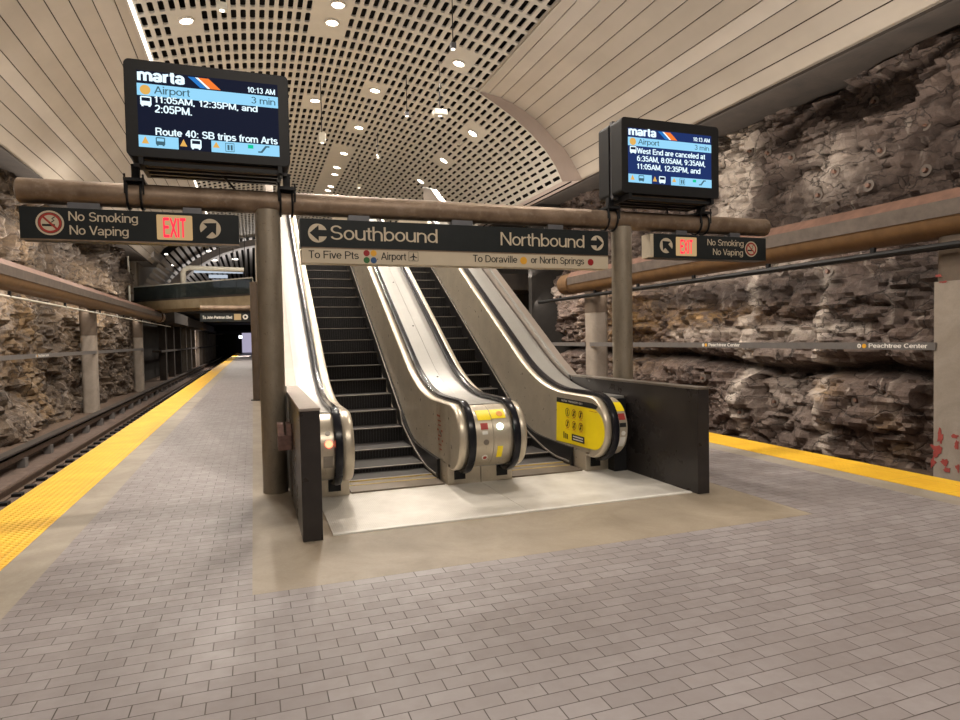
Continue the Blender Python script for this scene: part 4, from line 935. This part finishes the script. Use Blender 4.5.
display(4.28, 5.725, 3.335, 4.25, 4.37, 5.605, 3.465, 4.125, 'lit information display on the pipe above the right post', 1)

# ------------------------------------------------------------------ escalators
SLP = .577; YN0 = 7.80; ZTOP = 3.75
def nose_z(y):
    if y < 7.2: return .03
    return max(.03, .02 + .577*(y-7.8) if y > 8.7 else .03 + .36*((y-7.2)/1.9)**1.6*1.62)
def curve_pts(z0, ykink, yend_z, ys):
    """flat at z0 then a smooth bend into the incline"""
    out = []
    for y in ys:
        d = y-ykink; r = .75
        if d < -r: z = z0
        elif d > r: z = z0 + SLP*d
        else: z = z0 + SLP*(d+r)**2/(4*r)
        z = min(z, yend_z + .0)
        out.append((y, z))
    return out
YTOP = YN0 + ZTOP/SLP
YS_ = [6.5 + .1*i for i in range(27)] + [9.2+.4*i for i in range(16)] + [YTOP+.2*k for k in range(1, 7)] + [17.4]
YS_ = sorted(set(round(q, 3) for q in YS_ if q <= 17.4))
ZR = .90
def arc(cy, cz_, r, a0, a1, n): return [(cy+r*math.cos(a0+(a1-a0)*k/n), cz_+r*math.sin(a0+(a1-a0)*k/n)) for k in range(n+1)]
RAD = .375; CZ = ZR+.02-RAD; CY = 6.50
top_rail = curve_pts(ZR+.02, 7.86, ZTOP+.95, YS_)
top_deck = curve_pts(ZR-.015, 7.86, ZTOP+.915, YS_)
low_pts = []
for y in YS_:
    base = .24 if y < 7.2 else .24 + .10*(y-7.2)**1.3
    z = max(base, nose_z(y)+.03 if y > 8.9 else base)
    low_pts.append((y, min(z, ZTOP+.1)))
def smoothlow():
    out = []
    for y in YS_:
        z1 = .235 + .02*(y-6.5); z2 = .05+.577*(y-7.8)
        k = .12; m = max(z1, z2); z = m + k*math.exp(-abs(z1-z2)/k*1.2)*.5
        out.append((y, min(z, ZTOP+.1)))
    return out
low_pts = smoothlow()
rail_path = [(6.95, CZ-RAD+.0)] + arc(CY, CZ, RAD, -PI/2, -PI*1.5, 22) + top_rail[1:]
def side(esc, xs, sg, xr, xo, zone):
    """xs skirt face, sg outward sign, xr rail centre, xo outer limit"""
    xf = xs + sg*.035; r_in = xr - sg*.04
    # body of the balustrade: inner panel
    MBp = MB(); lo = low_pts; tp_ = top_deck
    a, b = sorted((xf, r_in))
    MBp.band(lo, tp_, a, b)
    nose = arc(CY, CZ-.0, RAD-.035, -PI/2, -PI*1.5, 22)
    nose = [(CY+.02, low_pts[0][1])] + [q for q in nose] + [(CY+.02, top_deck[0][1])]
    MBp.prism(nose, a, b)
    pan = MBp.build('inner_panel', 'steel', esc)
    # rounded bright rim along the panel
    rim = [(CY+.3, CZ-RAD+.03)] + arc(CY, CZ, RAD-.035, -PI/2, -PI*1.5, 22) + [(y, z-.0) for y, z in top_deck[1:]]
    MB().sweep(rim, ((a+b)/2, [((b-a)/2*math.cos(t_), .018*math.sin(t_)) for t_ in [2*PI*k/10 for k in range(10)]])).build('panel_rim', 'steel', esc, smooth=True)
    # deck + newel cover outside the handrail centre
    a, b = sorted((r_in, xo))
    D = MB(); low2 = [(y, max(.2, z-.35)) for y, z in low_pts]; D.band(low2, top_deck, a, b)
    D.build('deck_cover', 'deck', esc)
    cov = arc(CY, CZ, RAD-.045, -PI/2, -PI*1.5, 26)
    if xo > 4: b = 3.95; MB().box(3.95, 4.11, 6.45, 7.2, 0, .86).build('newel_shade_block', 'black', esc)  # black box stands in for the shade between newel and parapet
    Cn = MB().prism([(CY+.02, .2)] + cov + [(CY+.02, top_deck[0][1])], a, b).build('newel_cover', 'steel', esc, smooth=True)
    # handrail
    hs = [(-.04, -.022), (-.042, .0), (-.034, .018), (0, .026), (.034, .018), (.042, 0), (.04, -.022), (.028, -.03), (-.028, -.03)]
    MB().sweep(rail_path, (xr, hs)).build('handrail', 'rubber', esc, smooth=True)
    MB().box(xr-.062, xr+.062, 6.585, 6.72, .06, .225).build('handrail_inlet', 'black', esc)
    # base support and black skirt
    a, b = sorted((xf-sg*.0, xo))
    MB().box(a, b, 6.60, 7.15, 0, .235).build('base_box', 'steel', esc, bevel=.006)
    a, b = sorted((xs, xf+sg*.01)); sk = []
    for y, z in low_pts: sk.append((y, max(0.0, min(nose_z(y)-.25, z-.2)) if y > 8.6 else 0.0))
    lo_ = [q for q in zip(sk, low_pts) if q[0][0] > 6.85]
    MB().band([q[0] for q in lo_], [q[1] for q in lo_], a, b).build('skirt_panel', 'skirt', esc)
    tr_ = [(y, nose_z(y)+.035) for y in [6.95+.1*k for k in range(20)]+[9+.5*k for k in range(13)]]
    MB().sweep(tr_, (xs-sg*.006, [(-.006, -.010), (.006, -.010), (.006, .010), (-.006, .010)])).build('skirt_edge', 'nose', esc)
    return pan, Cn
def escalator(x0, xs0, xs1, x1, r0, r1, lab, plate):
    e = thing('escalator', lab, 'escalator', ((xs0+xs1)/2, 7.0, 0), 'twin escalators')
    L = side(e, xs0, -1, r0, x0, 0); Rr = side(e, xs1, 1, r1, x1, 1)
    # steps
    lv = [(7.12, .035), (7.50, .09), (8.07, .205), (8.62, .40)] + [(8.97+.35*k, .60+.202*k) for k in range(19)]
    for k, (y, z) in enumerate(lv):
        y2 = lv[k+1][0] if k+1 < len(lv) else y+.35; zb = lv[k-1][1] if k else 0.0
        if z > ZTOP: break
        tr = MB()
        tr.box(xs0+.006, xs1-.006, y+.012, y2+.03, z-.03, z-.003)
        st = tr.build('step', 'tread', e)
        rs = MB(); rs.box(xs0+.006, xs1-.006, y+.012, y+.03, min(zb, z-.04)-.03, z-.02)
        n_ = 26
        for i in range(n_):
            xx = xs0+.02+(xs1-xs0-.04)*i/(n_-1); rs.box(xx-.006, xx+.006, y+.004, y+.014, min(zb, z-.04)-.03, z-.02)
        rs.build('riser', 'skirt', st)
        MB().box(xs0+.006, xs1-.006, y, y+.035 if z < 1 else y+.015, z-.009, z).build('nosing', 'nose', st)
    # combs and plates
    MB().box(xs0-.01, xs1+.01, 6.64, 7.13, -.05, .022).build('comb_plate', 'comb', e)
    MB().box(xs0, xs1, 6.93, 6.945, .020, .026).build('comb_line', 'yellowline', e); MB().box(xs0, xs1, 7.11, 7.125, .02, .032).build('comb_line', 'yellowline', e)
    MB().box(plate[0], plate[1], 5.32, 6.66, -.05, .006).build('floor_plate', 'plate', e)
    MB().box(plate[0], plate[1], 5.28, 5.33, -.05, .010).build('plate_edge', 'white', e)
    return e, L, Rr
e1, L1, R1 = escalator(.50, .93, 1.92, 2.334, .745, 2.09, 'left of the two escalators, steps running up beside the red indicator light', (.575, 2.334))
e2, L2, R2 = escalator(2.338, 2.745, 3.615, 4.115, 2.585, 3.775, 'right of the two escalators, with the large yellow warning sticker on its side', (2.338, 4.125))
# curved stickers on the newel covers
def cyl_patch(x0, x1, a0, a1, mat, parent, name, off=.004):
    r = RAD-.045+off; m3 = MB(); n = 6; th = lambda a: PI - a     # angle measured up from the front (-Y)
    vs = []
    for k in range(n+1):
        a = th(a0+(a1-a0)*k/n); yy, zz = CY+r*math.cos(a), CZ+r*math.sin(a); yi, zi = CY+(r-.003)*math.cos(a), CZ+(r-.003)*math.sin(a)
        vs += [(x0, yy, zz), (x1, yy, zz), (x1, yi, zi), (x0, yi, zi)]
    fs = []
    for k in range(n):
        b = 4*k; fs += [(b, b+1, b+5, b+4), (b+1, b+2, b+6, b+5), (b+2, b+3, b+7, b+6), (b+3, b, b+4, b+7)]
    fs += [(3, 2, 1, 0), (4*n, 4*n+1, 4*n+2, 4*n+3)]
    return m3.add(vs, fs).build(name, mat, parent)
def cyl_dot(x, a, r0, mat, parent, name, t=.008):
    an = PI-a; n = Vector((0, math.cos(an), math.sin(an))); c = Vector((x, CY, CZ)) + n*(RAD-.045)
    return MB().disc(c, r0, n, t, 20).build(name, mat, parent)
D2R = PI/180
def newel_set(parent, xa, xb, right):
    w_ = xb-xa
    if right:
        cyl_patch(xa+.00, xb-.03, 38*D2R, 60*D2R, 'yellow', parent, 'warning_sticker')
        cyl_dot(xa+.10, 48*D2R, .035, 'orange', parent, 'sticker_spot', .006)
        cyl_dot(xa+.075, 22*D2R, .036, 'ind_green', parent, 'indicator_light')
        cyl_patch(xa+.04, xa+.10, -38*D2R, -14*D2R, 'yellow', parent, 'caution_label')
    else:
        cyl_patch(xa+.04, xb, 36*D2R, 60*D2R, 'yellow', parent, 'warning_sticker')
        cyl_patch(xb-.13, xb-.05, 18*D2R, 30*D2R, 'red', parent, 'stop_label')
        cyl_patch(xb-.12, xb-.06, 9*D2R, 15*D2R, 'white', parent, 'stop_text')
        cyl_dot(xb-.08, -5*D2R, .03, 'steel_dark', parent, 'key_switch')
        cyl_dot(xb-.08, -36*D2R, .032, 'white', parent, 'round_label')
        cyl_dot(xb-.08, -36*D2R, .020, 'red', parent, 'round_label_mark', .010)
newel_set(R1[1], 2.145, 2.332, False); newel_set(L2[1], 2.340, 2.53, True)
# left newel: red indicator and button
cyl_dot(.655, 12*D2R, .036, 'ind_red', L1[1], 'indicator_light'); cyl_dot(.650, 30*D2R, .024, 'steel_dark', L1[1], 'key_switch')
cyl_patch(.60, .69, -30*D2R, -8*D2R, 'steel_dark', L1[1], 'speaker_grille', .002)
# right newel
cyl_patch(3.84, 3.95, 36*D2R, 60*D2R, 'yellow', R2[1], 'warning_sticker'); cyl_patch(3.85, 3.93, 18*D2R, 31*D2R, 'red', R2[1], 'stop_label')
cyl_patch(3.85, 3.93, 4*D2R, 12*D2R, 'ink', R2[1], 'label_plate'); cyl_dot(3.895, -8*D2R, .026, 'white', R2[1], 'key_switch'); cyl_patch(3.86, 3.93, -38*D2R, -16*D2R, 'white', R2[1], 'info_label')
# yellow side sticker on the right panel (faces -X)
pan = R2[0]; XF = 3.65-.0015
st_out = [(7.36, .285), (7.36, .735)] + [(6.47+.31*math.cos(a), .49+.245*math.sin(a)) for a in [PI/2+PI*k/14 for k in range(15)]]
st_out = [(7.36, .265), (7.33, .765)] + [(6.42+.26*math.cos(a), .525+.235*math.sin(a)) for a in [PI/2+(PI)*k/14 for k in range(15)]]
MB().prism(st_out, XF-.002, XF, 0).build('side_sticker', 'yellow', pan, 'large yellow safety sticker')
MB().prism([(7.335, .765), (7.33, .825), (6.42, .825), (6.30, .80), (6.34, .765)], XF-.002, XF, 0).build('sticker_header', 'ink', pan)
XT = XF-.003
def xt(s, y, z, w_, h, mat='ink', b=.02): return text_mb(s, (XT, y, z), width=w_, height=h, right=(0, -1, 0), bold=b).build('sticker_lettering', mat, pan)
xt('CAUTION   PASSENGERS ONLY', 7.2, .785, .55, .024, 'white')
for i in range(3):
    for j in range(2):
        y, z = 7.04-.17*i, .66-.145*j
        m3 = MB(); m3.disc((XT, y, z), .052, (-1, 0, 0), .001, 20, .044); m3.build('picto_ring', 'red' if (i, j) != (0, 0) else 'ink', pan)
        m3 = MB(); m3.disc((XT, y, z+.022), .011, (-1, 0, 0), .0012, 10); m3.box(XT-.0012, XT, y-.010, y+.010, z-.03, z+.010)
        if not (i == 0 and j == 0): m3.prism([(y-.035, z+.03), (y-.029, z+.036), (y+.035, z-.03), (y+.029, z-.036)], XT-.0012, XT, 0)
        m3.build('pictogram', 'ink', pan)
        MB().box(XT-.001, XT, y-.045, y+.045, z-.066, z-.060).build('picto_caption', 'orange', pan)
MB().box(XT-.001, XT, 6.62, 6.93, .325, .405).build('sticker_box', 'ink', pan)
MB().box(XT-.002, XT-.001, 6.65, 6.90, .372, .388).build('sticker_box_text', 'white', pan); MB().box(XT-.002, XT-.001, 6.65, 6.90, .342, .356).build('sticker_box_text', 'white', pan)
for y, h in ((7.14, .08), (7.09, .06), (7.05, .05)):
    m3 = MB(); m3.box(XT-.001, XT, y-.012, y+.012, .325, .325+h*.75); m3.disc((XT, y, .325+h*.75+.012), .013, (-1, 0, 0), .001, 10); m3.build('pictogram_person', 'ink', pan)
MB().box(XT-.001, XT, 6.32, 6.50, .728, .732).build('sticker_line', 'red', pan)
# faded red lettering block on the central balustrade (faces -X)
pan1 = R1[0]; XT = 1.955-.002
for i, (y, z, w_, h) in enumerate(((6.98, .72, .24, .03), (6.95, .67, .26, .02), (6.93, .62, .20, .02), (6.98, .56, .12, .03), (6.82, .56, .10, .03), (6.95, .50, .24, .02), (6.95, .45, .10, .04), (6.80, .45, .10, .03), (6.93, .40, .22, .02), (6.90, .35, .18, .02))):
    MB().box(XT-.001, XT, y-w_*.5, y, z, z+h*.7).build('faded_print', 'faded_red', pan1)
# screws on the centre deck
for y in (8.15, 9.45, 10.8, 12.4):
    z = dict(top_deck).get(y) or curve_pts(ZR-.015, 7.86, 9, [y])[0][1]
    MB().disc((2.30, y, z), .014, (0, -.5, .87), .004, 10).build('deck_screw', 'ink', e1)
# outer side walls of the escalators
for x0, x1, esc in ((.345, .475, e1), (4.135, 4.255, e2)):
    ys = [7.9, 8.3, 8.8] + [9.2+.8*k for k in range(9)]; top = [(y, 1.06+.60*max(0, y-7.95)) for y in ys]; top = [(y, min(z, 5.4)) for y, z in top]
    lo = [(y, 0 if y < 9.5 else max(0, .577*(y-9.5))) for y in ys]
    MB().band(lo, top, x0, x1).build('outer_wall', 'clad', esc)
    a = x1 if x0 < 1 else x0-.02; b = a+.02
    lo2 = [(y, z-.02) for y, z in top]; MB().band(lo2, [(y, z+.012) for y, z in top], a-.005, b+.005).build('wall_trim', 'deck', esc)
# parapets
for x0, x1, lab in ((.33, .487, 'left dark stone parapet wall ending beside the red indicator light'), (4.135, 4.272, 'right dark stone parapet wall beside the yellow warning sticker')):
    tp = thing('parapet_wall', lab, 'parapet', ((x0+x1)/2, 6.5, 0), 'dark parapets beside the escalators')
    MB().box(x0, x1, 5.20, 7.9, 0, 1.045).build('wall_slab', 'granite', tp, bevel=.004)
    MB().box(x0-.004, x1+.004, 5.195, 7.9, 1.045, 1.068).build('coping', 'steel_dark' if x0 > 1 else 'clad', tp, bevel=.003)
# small things between post and left parapet
tp = thing('wall_bracket', 'small reddish metal box fixed between left post and parapet', 'bracket', (.26, 6.5, .55))
MB().box(.20, .325, 6.36, 6.62, .555, .70).build('bracket_box', 'redbox', tp, bevel=.005)
MB().prism([(6.36, .70), (6.62, .70), (6.62, .80), (6.44, .80)], .20, .255, 0).build('clip', 'redbox', tp)
MB().prism([(6.36, .70), (6.62, .70), (6.62, .80), (6.44, .80)], .28, .325, 0).build('clip', 'redbox', tp)
tag(MB().box(.318, .33, 7.2, 7.34, 0, 1.12).build('edge_strip', 'deck'), 'upright pale metal strip on the outside of the left parapet', 'metal strip')
# far platform end lights
p = hit(246, 337, 1, 100); tag(MB().box(-1.5, .6, 100, 100.3, .1, 3.0).build('lit_wall_panel', 'glow_purple'), 'pale violet lit panel at the far end of the platform', 'panel')
p = hit(239, 337, 1, 96); p.x = -1.62; tp = thing('signal_lamp', 'small cold white lamp on a pole at the far platform end', 'signal lamp', (p.x, 96, 0)); MB().box(p.x-.2, p.x+.2, 96, 96.3, p.z-.2, p.z+.2).build('lens', 'lamp_cold', tp); MB().tube([(p.x, 96.15, 0), (p.x, 96.15, p.z)], .05, 8).build('pole', 'black', tp)
